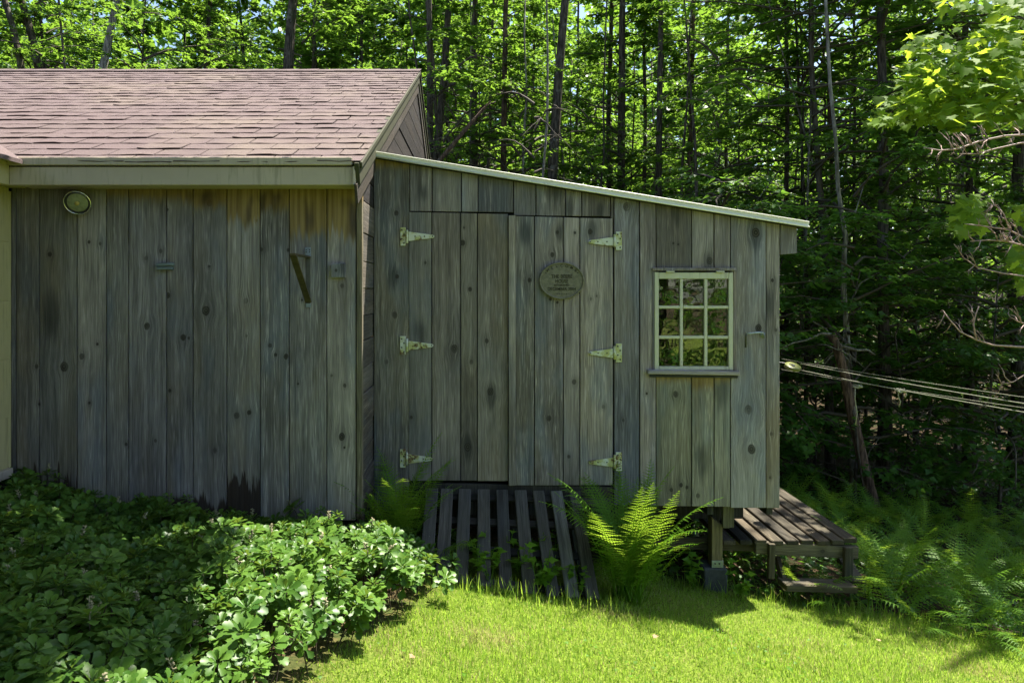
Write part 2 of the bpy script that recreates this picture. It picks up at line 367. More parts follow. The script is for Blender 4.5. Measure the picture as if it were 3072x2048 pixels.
def wallboard(name, parent, pts, Y, t, mat='wood', knots=(), top=0.0, bot=0.0, tint=None, bev=0.002, dy=None):
    """front-facing board from photo-pixel outline pts on the plane Y"""
    w_ = [P(px, py, Y) for px, py in pts]
    cx = sum(p.x for p in w_)/len(w_); zb = min(p.z for p in w_); zt = max(p.z for p in w_)
    me = bevel_prism([(p.x-cx, p.z-zb) for p in w_], 0.0, t, bev)
    if dy is None: dy = rng.uniform(-0.003, 0.003)
    o = add(name, me, mat, parent, Matrix.Translation((cx, Y+dy, zb)))
    lk = []
    xs = [p.x for p in w_]
    for (kx, ky, kr) in knots:
        q = P(kx, ky, Y)
        if min(xs)-0.01 <= q.x <= max(xs)+0.01 and zb-0.02 <= q.z <= zt+0.02:
            lk.append((q.x-cx, q.z-zb, kr/F*Y))
    return woodprops(o, zt-zb, lk, top, bot, tint)
def frame(p0, p1, nrm):
    z = (p1-p0).normalized(); y = Vector(nrm); y = (y - z*y.dot(z)).normalized(); x = y.cross(z)
    m = Matrix((x, y, z)).transposed().to_4x4(); m.translation = p0; return m
def plank(name, parent, p0, p1, wdt, thk, nrm, mat='wood_dark', bev=0.003, knots=(), tint=None):
    """lumber from p0 to p1; its wide face looks along nrm; p0-p1 lies on that face's centre line"""
    p0, p1 = Vector(p0), Vector(p1); L = (p1-p0).length
    me = bevel_prism([(-wdt/2, 0), (wdt/2, 0), (wdt/2, L), (-wdt/2, L)], -thk, 0.0, bev)
    o = add(name, me, mat, parent, frame(p0, p1, nrm)); return woodprops(o, L, knots, 0, 0, tint)
def box(name, parent, lo, hi, mat, bev=0.002):
    lo, hi = Vector(lo), Vector(hi); c = Vector(((lo.x+hi.x)/2, lo.y, lo.z))
    me = bevel_prism([(lo.x-c.x, 0), (hi.x-c.x, 0), (hi.x-c.x, hi.z-lo.z), (lo.x-c.x, hi.z-lo.z)], 0, hi.y-lo.y, bev)
    o = add(name, me, mat, parent, Matrix.Translation(c))
    return woodprops(o, hi.z-lo.z) if isinstance(mat, str) and 'wood' in mat else o
def tube_arrays(pts, rad, sides=8, jit=0.0, r=None, cap=True):
    pts = [Vector(p) for p in pts]; n = len(pts)
    V, T = [], []
    up = Vector((0.3, 0.1, 1)).normalized()
    d0 = (pts[1]-pts[0]).normalized()
    a = d0.cross(Vector((0, 1, 0)) if abs(d0.y) < 0.9 else Vector((1, 0, 0))).normalized()
    for i, p in enumerate(pts):
        d = (pts[min(i+1, n-1)]-pts[max(i-1, 0)]).normalized()
        a = (a - d*a.dot(d)).normalized(); b = d.cross(a)
        for k in range(sides):
            th = 2*math.pi*k/sides; rr = rad[i]*(1+(r.uniform(-jit, jit) if jit else 0))
            V.append(p + a*(rr*math.cos(th)) + b*(rr*math.sin(th)))
    for i in range(n-1):
        for k in range(sides):
            A = i*sides+k; B = i*sides+(k+1) % sides; C = A+sides; D = B+sides
            T += [(A, B, D), (A, D, C)]
    if cap:
        for base, flip in ((0, True), ((n-1)*sides, False)):
            for k in range(1, sides-1):
                t = (base, base+k, base+k+1); T.append(t[::-1] if flip else t)
    return [tuple(v) for v in V], T
def tube(name, parent, pts, rad, mat, sides=8, jit=0.0, smooth=True, mw=None, r=None):
    if not isinstance(rad, (list, tuple)): rad = [rad]*len(pts)
    V, T = tube_arrays(pts, rad, sides, jit, r)
    return add(name, npmesh(name, V, T, smooth=smooth), mat, parent, mw)
def join_tubes(tubes):
    V, T = [], []
    for v, t in tubes:
        o = len(V); V += v; T += [(a+o, b+o, c+o) for a, b, c in t]
    return V, T
def copy_tree(root, loc, rz=0.0, sc=1.0, tilt=(0, 0)):
    r_ = root.copy(); COL.objects.link(r_); r_.location = loc; r_.rotation_euler = (tilt[0], tilt[1], rz); r_.scale = (sc, sc, sc)
    for ch in list(root.children):
        c = ch.copy(); COL.objects.link(c); c.parent = r_
        for g in list(ch.children):
            d = g.copy(); COL.objects.link(d); d.parent = c
    return r_

# ------------------------------------------------------------------ ground
def gz(X, Y):
    X = np.asarray(X, float); Y = np.asarray(Y, float)
    z = 0.03-0.15*(np.clip(X, -4, 5)+0.3)-0.04*(np.clip(X, 5, 25)-5)
    z = z-0.12*(np.clip(Y, 1.0, 5)-3.9)-0.035*(np.clip(Y, 5, 40)-5)+0.02*(np.clip(Y, 40, 300)-40)
    z = z+0.02*np.sin(X*2.1+1.0)*np.sin(Y*1.7)+0.012*np.sin(X*5.3)*np.sin(Y*4.1+2)
    return z
def gzf(x, y): return float(gz(x, y))
def lawn_mask(X, Y):
    edge = np.where(X < 2.5, 4.92-.10*(X-1.5), 4.82-.16*(X-2.5))          # lawn's far edge towards the fern bank
    right = 1/(1+np.exp(-(edge-Y)*14))
    left = 1/(1+np.exp(-(X-bed_edge(Y))*16))
    return right*left
def bed_edge(Y):
    return np.interp(Y, [1.0, 2.4, 2.9, 3.3, 3.6, 4.0, 4.3], [-1.1, -0.74, -0.60, -0.44, -0.33, -0.27, -0.3])
def build_ground():
    xs = np.concatenate([np.linspace(-300, -20, 15), np.linspace(-18, -4.2, 18), np.linspace(-4, 6, 101), np.linspace(6.5, 20, 24), np.linspace(24, 300, 15)])
    ys = np.concatenate([np.linspace(-200, -15, 12), np.linspace(-12, 0.8, 16), np.linspace(1, 8, 71), np.linspace(8.4, 30, 40), np.linspace(34, 350, 20)])
    X, Y = np.meshgrid(xs, ys); Z = gz(X, Y)
    V = np.stack([X.ravel(), Y.ravel(), Z.ravel()], 1); nx, ny = len(xs), len(ys)
    i = np.arange(ny-1)[:, None]*nx+np.arange(nx-1)[None]; i = i.ravel()
    T = np.concatenate([np.stack([i, i+1, i+nx+1], 1), np.stack([i, i+nx+1, i+nx], 1)])
    me = npmesh('ground', V, T, smooth=True)
    at = me.attributes.new('lawn', 'FLOAT', 'POINT'); at.data.foreach_set('value', (lawn_mask(X, Y)*(Y > -30)).ravel().astype(np.float32))
    o = add('ground', me, 'ground'); o['kind'] = 'structure'; o['label'] = 'sloping ground of turf and dark woodland litter'
    return o
build_ground()

# ------------------------------------------------------------------ main building
YW = 4.29; XG = -0.744; YE = 4.07; XR = -0.715
ZE, ZRIDGE, YR = 2.505, 4.315, 8.05
bld = thing('board_building', 'long weathered board building with mauve shingle roof and cream eave', 'building', (-2.9, YW, gzf(-2.9, YW)))
MK = [(150,763,7),(267,726,5),(300,731,5),(438,774,6),(483,753,6),(503,629,4),(504,886,8),(441,978,10),(629,609,9),(770,661,4),(784,748,5),(618,932,13),(737,902,8),(1026,857,6),(864,750,5),(627,799,3),
      (193,1099,13),(245,1069,8),(292,1032,4),(118,1212,4),(110,1099,6),(268,1208,4),(550,1012,9),(467,1321,5),(379,1332,5),(510,1171,5),(567,1014,4),(740,1007,4),(810,1036,6),(827,1064,5),(858,1069,8),(710,1246,9),(747,1237,7),
      (894,1151,3),(995,1126,4),(1034,1156,5),(1025,1310,11),(1033,1342,3),(743,1317,3),(842,1412,8),(645,1350,7),(629,799,3),(906,900,3)]
ED = [33, 48, 119, 231, 319, 386, 500, 579, 680, 780, 867, 980, 1068]
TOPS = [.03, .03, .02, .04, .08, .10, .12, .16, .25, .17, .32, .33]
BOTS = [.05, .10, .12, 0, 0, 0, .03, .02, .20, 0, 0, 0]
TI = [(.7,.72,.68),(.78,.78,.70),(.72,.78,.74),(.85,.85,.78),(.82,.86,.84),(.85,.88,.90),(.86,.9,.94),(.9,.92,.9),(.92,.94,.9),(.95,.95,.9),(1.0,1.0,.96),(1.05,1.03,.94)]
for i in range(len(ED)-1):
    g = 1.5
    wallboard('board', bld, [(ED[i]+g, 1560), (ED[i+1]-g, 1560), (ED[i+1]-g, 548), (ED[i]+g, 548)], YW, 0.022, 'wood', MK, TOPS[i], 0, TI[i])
# rot at the boards' feet where they meet the plants (board foot = ground there)
for o, b, i in zip([c for c in bld.children if c.name.startswith('board')], BOTS, range(12)):
    zb = P(ED[i], 1560, YW).z; vis = P(0, 1440+ED[i]*0.075, YW).z-zb
    o['stain'] = [o['stain'][0], o['stain'][1], float(b*1.3+vis*.9) if b > 0 else 0.0]
box('wall_backing', bld, (-5.2, YW+0.026, 0.0), (XG-0.03, YW+0.06, 2.5), 'black', 0)
wallboard('corner_trim', bld, [(1069.5, 1580), (1086, 1580), (1086, 548), (1069.5, 548)], YW-0.004, 0.05, 'wood', [], .12, .1, (.8, .78, .55), dy=0)
# gable end: horizontal siding boards on the plane X = XG, running back
def roofz(y): return ZE+(ZRIDGE-ZE)*(1-abs(y-YR)/(YR-YE))
def clip(poly, n, d):
    out = []
    for i in range(len(poly)):
        a, b = poly[i], poly[(i+1) % len(poly)]
        da, db = a[0]*n[0]+a[1]*n[1]-d, b[0]*n[0]+b[1]*n[1]-d
        if da <= 0: out.append(a)
        if da*db < 0:
            t = da/(da-db); out.append((a[0]+t*(b[0]-a[0]), a[1]+t*(b[1]-a[1])))
    return out
gab = [(YW+0.05, 0.0), (2*YR-YW, 0.0), (2*YR-YW, roofz(YW)-0.07), (YR, ZRIDGE-0.07), (YW+0.05, roofz(YW)-0.07)]
z = 0.0
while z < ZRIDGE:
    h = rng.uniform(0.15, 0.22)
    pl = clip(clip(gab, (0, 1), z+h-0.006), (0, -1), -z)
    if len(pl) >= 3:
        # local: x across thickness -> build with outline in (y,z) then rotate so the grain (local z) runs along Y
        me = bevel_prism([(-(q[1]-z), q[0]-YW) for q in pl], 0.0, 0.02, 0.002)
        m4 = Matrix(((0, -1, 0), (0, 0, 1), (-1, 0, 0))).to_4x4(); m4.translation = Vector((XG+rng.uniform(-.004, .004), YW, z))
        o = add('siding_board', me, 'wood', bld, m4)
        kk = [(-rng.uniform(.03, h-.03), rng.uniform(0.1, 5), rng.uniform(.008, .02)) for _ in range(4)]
        woodprops(o, 9, kk, 0, 0, (.13, .125, .115) if z > 2.3 else (.42, .41, .34))  # upper siding tint darkened to stand in for tree shade
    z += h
# eave: fascia, mouldings and soffit
FX0 = P(28, 500, YE).x
def pxz(py, Y): return EYE-(py-CY)/F*Y
fz0, fz1 = pxz(555, YE), pxz(485, YE)
fas = box('fascia', bld, (FX0, YE, fz0), (P(1060, 0, YE).x, YE+0.025, fz1), 'cream', 0.003)
box('moulding', fas, (FX0, YE-0.014, fz1+0.001), (P(1058, 0, YE).x, YE+0.02, fz1+0.022), 'cream', 0.004)
box('moulding', fas, (FX0, YE-0.022, fz1+0.024), (P(1058, 0, YE).x, YE+0.02, ZE-0.022), 'cream', 0.004)
box('return_cap', fas, (P(1060, 0, YE).x+0.001, YE-0.03, fz0-0.004), (P(1068, 0, YE).x, YE+0.03, ZE-0.03), 'cream', 0.002)
box('return_cap', fas, (P(1068.5, 0, YE).x, YE-0.026, fz0+0.09), (P(1077, 0, YE).x, YE+0.02, ZE-0.03), 'cream', 0.002)
box('soffit', bld, (FX0, YE+0.027, fz0+0.008), (XG+0.0, YW-0.002, fz0+0.022), 'cream', 0)
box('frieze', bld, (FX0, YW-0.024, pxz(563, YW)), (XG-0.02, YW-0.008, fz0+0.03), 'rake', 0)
# rake boards on the gable, coloured darker in place of tree shade
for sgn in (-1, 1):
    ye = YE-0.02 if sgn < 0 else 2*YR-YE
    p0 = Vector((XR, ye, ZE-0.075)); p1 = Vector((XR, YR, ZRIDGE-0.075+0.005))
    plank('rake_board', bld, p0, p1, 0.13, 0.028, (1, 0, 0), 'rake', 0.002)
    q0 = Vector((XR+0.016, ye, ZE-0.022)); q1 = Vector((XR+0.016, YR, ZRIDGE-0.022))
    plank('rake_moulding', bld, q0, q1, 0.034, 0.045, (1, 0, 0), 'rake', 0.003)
    plank('inner_rake_board', bld, p0+Vector((-0.012, 0, -0.12)), p1+Vector((-0.012, 0, -0.12)), 0.12, 0.016, (1, 0, 0), 'wood', 0.002, tint=(.28, .27, .22))
# roof: deck and single shingles
slope = Vector((0, YR-YE, ZRIDGE-ZE)); SL = slope.length; sd = slope/SL; sn = Vector((0, -sd.z, sd.y))
roof = add('roof', mesh('roof', [(-6.6, YE, ZE-0.03), (XR+0.005, YE, ZE-0.03), (XR+0.005, YR, ZRIDGE-0.03), (-6.6, YR, ZRIDGE-0.03), (-6.6, 2*YR-YE, ZE-0.03), (XR+0.005, 2*YR-YE, ZE-0.03),
     (-6.6, YE, ZE-0.012), (XR+0.005, YE, ZE-0.012), (XR+0.005, YR, ZRIDGE-0.012), (-6.6, YR, ZRIDGE-0.012), (-6.6, 2*YR-YE, ZE-0.012), (XR+0.005, 2*YR-YE, ZE-0.012)],
     [(0, 3, 2, 1), (3, 4, 5, 2), (6, 7, 8, 9), (9, 8, 11, 10), (0, 1, 7, 6), (1, 2, 8, 7), (2, 5, 11, 8), (5, 4, 10, 11), (4, 3, 9, 10), (3, 0, 6, 9)]), 'roofing', bld)
NR = 27; EXPO = (SL+0.02)/NR
shin = []
def shingle_mesh(wd, seed, lift):
    r = random.Random(seed); n = 4; L = EXPO*1.35
    V = []; 
    for j, (u, dz) in enumerate(((0, 0), (0.735, 0), (1, 0))):
        for k in range(n+1):
            x = -wd/2+wd*k/n
            wav = (0.0022*math.sin(k*1.7+seed)+r.uniform(-.001, .001))
            top = lift*(1-u)+0.003+wav*(1-u)
            yb = u*L + (r.uniform(-.004, .004) if u == 0 else 0)
            V.append((x, yb, top)); V.append((x, yb, top-0.0055 if u < 1 else top-0.003))
    Fc = []
    m_ = (n+1)*2
    for j in range(2):
        for k in range(n):
            a = j*m_+k*2; Fc.append((a, a+2, a+2+m_, a+m_))
    for k in range(n): a = k*2; Fc.append((a+1, a+3, a+2, a))
    for j in range(2):
        a = j*m_; Fc.append((a, a+m_, a+m_+1, a+1)); b = j*m_+n*2; Fc.append((b+1, b+m_+1, b+m_, b))
    me = mesh('shingle', V, Fc); me.materials.append(M['shingle']); me.materials.append(M['headlap'])
    for k in range(n): me.polygons[n+k].material_index = 1
    return me
TABW = 0.285
SM = [shingle_mesh(TABW-0.009, s, 0.006+0.0028*(s % 3)) for s in range(8)]
m3 = Matrix((Vector((1, 0, 0)), sd, sn)).transposed()
jobs = []
for rrow in range(NR):
    base = rrow*EXPO-0.02
    xoff = (rrow*0.37 % 1.0)*TABW+rng.uniform(-.02, .02)
    y = YE+sd.y*base
    xl = min(-0.705*y-0.3, -3.0) if rrow > 0 else -2.85
    x = XR+0.012+xoff
    while x > xl:
        x0, x1 = x-TABW, min(x, XR+0.012)
        if x1-x0 > 0.03: jobs.append((rrow, x0, x1))
        x -= TABW*rng.choice([1, 1, 1, 0.62, 1.35, 1])if False else TABW
jobs.sort(key=lambda j: (j[0], -j[2]))
extraV, extraF, extraM = [], [], []
cut = {}
for idx, (rr, x0, x1) in enumerate(jobs):
    full = abs((x1-x0)-TABW) < 1e-4
    me = rng.choice(SM) if full else shingle_mesh(x1-x0-0.009, rr+20, 0.010)
    pos = Vector(((x0+x1)/2, YE, ZE)) + sd*(rr*EXPO-0.02+rng.uniform(-.005, .005)) + sn*0.0005
    rot = m3.to_4x4() @ Matrix.Rotation(rng.uniform(-.012, .012), 4, 'Z'); rot.translation = pos
    if idx < 296:
        add('shingle', me, None, roof, rot)
    else:
        o0 = len(extraV); extraV += [tuple(rot @ v.co) for v in me.vertices]; extraF += [tuple(i+o0 for i in p.vertices) for p in me.polygons]; extraM += [p.material_index for p in me.polygons]
if extraV:
    me = mesh('upper_shingles', extraV, extraF); me.materials.append(M['shingle']); me.materials.append(M['headlap']); me.polygons.foreach_set('material_index', extraM)
    o = add('upper_shingles', me, None, roof); o['kind'] = 'stuff'
x = XR+0.01
capm = mesh('ridge_cap', [(-.14, -.14, -.054), (.14, -.14, -.054), (.145, 0, .012), (-.145, 0, .006), (-.14, .14, -.054), (.14, .14, -.054), (.14, -.14, -.060), (-.14, -.14, -.060)], [(0, 1, 2, 3), (3, 2, 5, 4), (7, 6, 1, 0)]); capm.materials.append(M['shingle'])
while x > -6.2:
    add('ridge_cap', capm, None, roof, Matrix.Translation((x-0.13, YR, ZRIDGE+0.012+rng.uniform(0, .004)))); x -= 0.24
# ------------------------------------------------------------------ cream wing at the left
XC = P(33, 0, YW).x
wing = thing('cream_wing', 'yellow cream painted wing wall meeting the weathered boards', 'building', (XC-0.02, 2.5, gzf(XC, 2.5)))
box('wall', wing, (XC-0.12, -1.2, 0.63), (XC, YW-0.03, 2.40), 'cream_wall', 0)
box('corner_board', wing, (XC-0.05, YW-0.029, 0.60), (XC+0.006, YW-0.005, 2.36), 'cream_wall', 0.002)
zt = P(20, 1428, YW-0.1).z
box('base_trim', wing, (XC-0.1, -1.2, zt-0.02), (XC+0.035, YW-0.03, zt+0.035), 'cream', 0.003)
box('skirt', wing, (XC-0.11, -1.2, 0.1), (XC-0.02, YW-0.03, zt-0.022), 'black', 0)
zz = 0.95
while zz < 2.3:
    box('clapboard', wing, (XC+0.0005, -1.2, zz), (XC+0.007, YW-0.031, zz+0.36), 'cream_wall', 0.001); zz += 0.364
box('wing_fascia', wing, (FX0-0.03, -1.4, fz0), (FX0-0.002, YE+0.02, fz1), 'cream_wall', 0.002)
box('wing_moulding', wing, (FX0-0.03, -1.4, fz1+0.001), (FX0+0.014, YE-0.015, fz1+0.025), 'cream_wall', 0.003)
box('wing_soffit', wing, (XC-0.02, -1.4, fz0+0.01), (FX0-0.031, YE+0.2, fz0+0.02), 'cream_wall', 0)
rm = mesh('wing_roof', [(FX0+0.10, -1.6, ZE-0.018), (FX0+0.10, 4.04, ZE-0.018), (-5.6, 4.04+2.5, ZE+1.27), (-5.6, -1.6, ZE+1.27),
                        (FX0+0.10, -1.6, ZE+0.006), (FX0+0.10, 4.04, ZE+0.006), (-5.6, 4.04+2.5, ZE+1.30), (-5.6, -1.6, ZE+1.30)],
          [(0, 3, 2, 1), (4, 5, 6, 7), (0, 1, 5, 4), (1, 2, 6, 5), (2, 3, 7, 6), (3, 0, 4, 7)])
add('wing_roof', rm, 'shingle', wing)

# ------------------------------------------------------------------ lean-to shed
YS = 4.76
XS1 = P(2340, 0, YS).x
def rooftop(px): return 480+(px-1125)*(689-480)/(2412-1125)   # underside line of the trim, photo pixels
shed = thing('lean_to_shed', 'weathered grey board lean-to shed with double doors and small white window', 'shed', (0.6, YS, gzf(0.6, YS)))
SK = [(1276,788,4),(1410,868,6),(1588,840,6),(1657,764,7),(1672,697,5),(1725,698,4),(1771,695,8),(1392,683,3),(1388,728,8),(1773,896,4),(1790,888,3),(1672,907,4),(1651,897,5),(1363,1046,11),(1414,1085,6),(1471,1174,10),
      (1403,1340,11),(1722,1145,7),(1647,1254,8),(1707,1369,5),(1678,1421,8),(1852,1432,6),(1460,1022,7),(1234,1251,5),(1810,1220,5),(1658,1139,3),(2275,984,11),(2267,698,13),(2328,989,5),(2317,841,5),(2020,730,3),(2035,733,3),(2129,782,10),
      (2014,1469,6),(2043,1454,6),(2061,1461,5),(2094,1486,7),(2254,1346,13),(2310,1432,4),(2245,1228,13),(2314,1301,5),(1189,640,7),(1192,830,6),(1185,945,9),(1160,1085,6),(1880,620,12),(1870,1260,4),(1940,1180,4),(2027,1182,9)]
SMUDGE = [(1880,590,38),(1190,600,26),(1180,830,22),(1470,690,24),(1403,1340,20),(1471,1190,20),(2250,1345,30),(2248,1228,22),(2262,700,30),(2125,785,16),(1645,1250,16),(1680,700,14),(1775,690,18),(1260,1000,26),(1575,700,20),(2030,640,20)]
def sb(x0, x1, y0, y1, tint=None, Y=YS, parent=shed, top=0.0, bot=0.0, **k):
    """board with top px line y0 (None = follow the roof) and bottom y1"""
    g = 1.4
    ya = (rooftop(x0)-4, rooftop(x1)-4) if y0 is None else (y0 if isinstance(y0, tuple) else (y0, y0))
    yb = y1 if isinstance(y1, tuple) else (y1, y1)
    o = wallboard('board', parent, [(x0+g, yb[0]), (x1-g, yb[1]), (x1-g, ya[1]), (x0+g, ya[0])], Y, 0.022, 'wood', SK, top, bot, tint, **k)
    for (mx, my, mr_) in SMUDGE:
        if x0 < mx < x1 and ya[0] < my < yb[0]:
            q = P(mx, my, Y); t_ = o.matrix_basis.translation; o['smudge'] = [q.x-t_.x, q.z-t_.z, mr_/F*Y]
    return o
sb(1121, 1229, None, 1540, (.86, .86, .76), top=0.06)
UP = [1229, 1296, 1384, 1434, 1541, 1608, 1696, 1745, 1831]
UT = [(.86,.9,.92),(.72,.74,.72),(.92,.94,.94),(.95,.97,.98),(.98,1.0,1.0),(.92,.92,.9),(.98,.98,1.0),(.85,.85,.83)]
for i in range(8):
    yl = 636 if UP[i] < 1535 else 645
    sb(UP[i], UP[i+1], None, (yl-3+(UP[i]-1229)*.012, yl-3+(UP[i+1]-1229)*.012), UT[i])
sb(1842, 1919, None, 1514, (.80, .88, 1.02))
sb(1919, 1968, None, 1516, (1.05, 1.04, 1.02))
wx = [1968, 2075, 2142, 2191]; wtn = [(.92, .92, .86), (.88, .88, .85), (1.06, 1.06, 1.04)]
for i in range(3):
    sb(wx[i], wx[i+1], None, 806, wtn[i]); sb(wx[i], wx[i+1], 1124, (1517+i*.8, 1518+i*.8), (wtn[i][0]*.98, wtn[i][1], wtn[i][2]*.84), top=0.05 if i != 1 else .09)
sb(1831, 1842, None, 655, (.9, .9, .9))
sb(2191, 2298, None, 1522, (.96, .98, .98), bot=0.0)
sb(2298, 2340, None, 1523, (1.0, .99, .92))
wallboard('eave_return', shed, [(2341.5, 764), (2391, 760), (2391, rooftop(2391)-4), (2341.5, rooftop(2341)-4)], YS, 0.03, 'wood', SK, 0, 0, (.95, .95, .92), dy=0.0)
# backing, side and back walls, floor
SH_Y1 = 7.15
zf0 = P(0, 1510, YS).z
hole = (P(1968, 0, YS).x, P(2196, 0, YS).x, P(0, 1108, YS).z, P(0, 820, YS).z)
def roofZ(X): return EYE-(rooftop(X/YS*F+CX)-4-CY)/F*YS
def backing(x0, x1, zb, zt=None):
    a = roofZ(x0)-.02 if zt is None else zt; b = roofZ(x1)-.02 if zt is None else zt
    yy, y2 = YS+0.028, YS+0.05
    me = mesh('wall_backing', [(x0, yy, zb), (x1, yy, zb), (x1, yy, b), (x0, yy, a), (x0, y2, zb), (x1, y2, zb), (x1, y2, b), (x0, y2, a)],
              [(0, 1, 2, 3), (5, 4, 7, 6), (1, 5, 6, 2), (4, 0, 3, 7), (3, 2, 6, 7), (4, 5, 1, 0)])
    add('wall_backing', me, 'black', shed)
backing(XG+0.01, hole[0], 0.40); backing(hole[1], XS1-0.005, zf0+0.02); backing(hole[0]+.001, hole[1]-.001, zf0+0.02, hole[2]); backing(hole[0]+.001, hole[1]-.001, hole[3])
yb = YS+0.052; n = 0
while yb < SH_Y1:
    wd = rng.uniform(.14, .24); y2 = min(yb+wd, SH_Y1)
    zt = roofZ(XS1)-0.03
    plank('side_board', shed, (XS1-0.002, (yb+y2)/2, zf0), (XS1-0.002, (yb+y2)/2, zt), y2-yb-0.005, 0.02, (1, 0, 0), 'wood', 0.002); yb += wd
me = mesh('back_wall', [(XG+.02, SH_Y1, .3), (XS1-.01, SH_Y1, .25), (XS1-.01, SH_Y1, roofZ(XS1)-.03), (XG+.02, SH_Y1, roofZ(XG)-.03), (XG+.02, SH_Y1+.03, .3), (XS1-.01, SH_Y1+.03, .25), (XS1-.01, SH_Y1+.03, roofZ(XS1)-.03), (XG+.02, SH_Y1+.03, roofZ(XG)-.03)],
          [(0, 1, 2, 3), (5, 4, 7, 6), (3, 2, 6, 7), (0, 4, 5, 1), (1, 5, 6, 2), (4, 0, 3, 7)])
add('back_wall', me, 'interior', shed)
box('floor', shed, (XG+0.03, YS+0.06, zf0+0.02), (XS1-0.03, SH_Y1-0.01, zf0+0.06), 'interior', 0)
for i in range(7):
    x = XG+0.25+i*0.42
    box('floor_joist', shed, (x, YS+0.07, zf0-0.10), (x+0.045, SH_Y1-0.05, zf0+0.018), 'wood_dark', 0.002)
box('sill_beam', shed, (XG+0.05, YS+0.40, zf0-0.24), (XS1-0.1, YS+0.50, zf0-0.105), 'wood_dark', 0.003)
for px in (2184,):
    box('joist_end', shed, (P(2170, 0, YS+.05).x, YS+0.052, P(0, 1584, YS+.05).z), (P(2189, 0, YS+.05).x, YS+0.09, zf0-0.005), 'wood_post', 0.002)
    box('joist_end', shed, (P(2190, 0, YS+.05).x, YS+0.056, P(0, 1583, YS+.05).z), (P(2203, 0, YS+.05).x, YS+0.10, zf0-0.005), 'wood_post', 0.002)
# sill board and skirting below the doors
wallboard('threshold', shed, [(1230, 1478), (1838, 1490), (1838, 1460), (1230, 1447)], YS+0.004, 0.03, 'wood_dark', dy=0)
wallboard('skirting', shed, [(1232, 1512), (1330, 1512), (1330, 1479), (1232, 1479)], YS+0.012, 0.02, 'wood_dark', dy=0)
wallboard('skirting', shed, [(1700, 1514), (1838, 1514), (1838, 1492), (1700, 1491)], YS+0.012, 0.02, 'wood', dy=0, tint=(.4, .4, .4))
# roof and white drip edge
def rp(px, off=0.0, Y=YS): 
    X = (px-CX)/F*YS; return Vector((X, Y, roofZ(X)+off))
XA, XB = rp(1119).x, rp(2410).x
za, zb_ = roofZ(XA), roofZ(XB)
rv = []
for zz_ in (0.004, 0.040):
    for (X, Y) in ((XA, YS-0.045), (XB, YS-0.045), (XB, SH_Y1+0.15), (XA, SH_Y1+0.15)): rv.append((X, Y, roofZ(X)+zz_))
sroof = add('roof', mesh('roof', rv, [(0, 3, 2, 1), (4, 5, 6, 7), (0, 1, 5, 4), (1, 2, 6, 5), (2, 3, 7, 6), (3, 0, 4, 7)]), 'roofing', shed)
for (o1, th, yy, mt) in ((0.015, 0.024, YS-0.062, 'white_trim'), (0.033, 0.008, YS-0.070, 'white_trim')):
    a = Vector((XA, yy, roofZ(XA)+o1+0.004)); b = Vector((XB+0.01, yy, roofZ(XB)+o1+0.004))
    plank('drip_edge', sroof, a, b, th, 0.014, (0, -1, 0), mt, 0.002)
tube('drip_bead', sroof, [Vector((XA, YS-0.068, roofZ(XA)+0.003)), Vector((XB+0.01, YS-0.068, roofZ(XB)+0.003))], 0.006, 'white_trim', 8)
# doors
d1 = add('door', bevel_prism([(P(1227, 0, YS).x, P(0, 1438, YS).z), (P(1523, 0, YS).x, P(0, 1440, YS).z), (P(1523, 0, YS).x, P(0, 642, YS).z), (P(1227, 0, YS).x, P(0, 639, YS).z)], YS+0.018, YS+0.027, 0), 'black', shed)
LD = [1226, 1295, 1382, 1432, 1525]; LT = [(.66,.69,.66),(.82,.83,.80),(.84,.84,.76),(.80,.79,.72)]
for i in range(4): sb(LD[i], LD[i+1], (636+i*1.5, 637.5+i*1.5), (1441+(i == 3)*1, 1441+(i == 3)*1), LT[i], YS-0.004, d1)
d2 = add('door', bevel_prism([(P(1530, 0, YS).x, P(0, 1450, YS).z), (P(1838, 0, YS).x, P(0, 1452, YS).z), (P(1838, 0, YS).x, P(0, 655, YS).z), (P(1530, 0, YS).x, P(0, 650, YS).z)], YS+0.018, YS+0.027, 0), 'black', shed)
RD = [1546, 1603.5, 1690, 1739.5, 1840]; RT = [(.88,.90,.86),(1.02,1.03,1.0),(.98,.98,.96),(1.0,1.0,.95)]
for i in range(4): sb(RD[i], RD[i+1], (648+i*1.8, 650+i*1.8), (1455, 1455), RT[i], YS-0.008, d2)
wallboard('astragal', d2, [(1526, 1456), (1547, 1456), (1547, 646), (1526, 646)], YS-0.026, 0.02, 'wood', [], 0, 0, (1.0, .98, .90), dy=0)
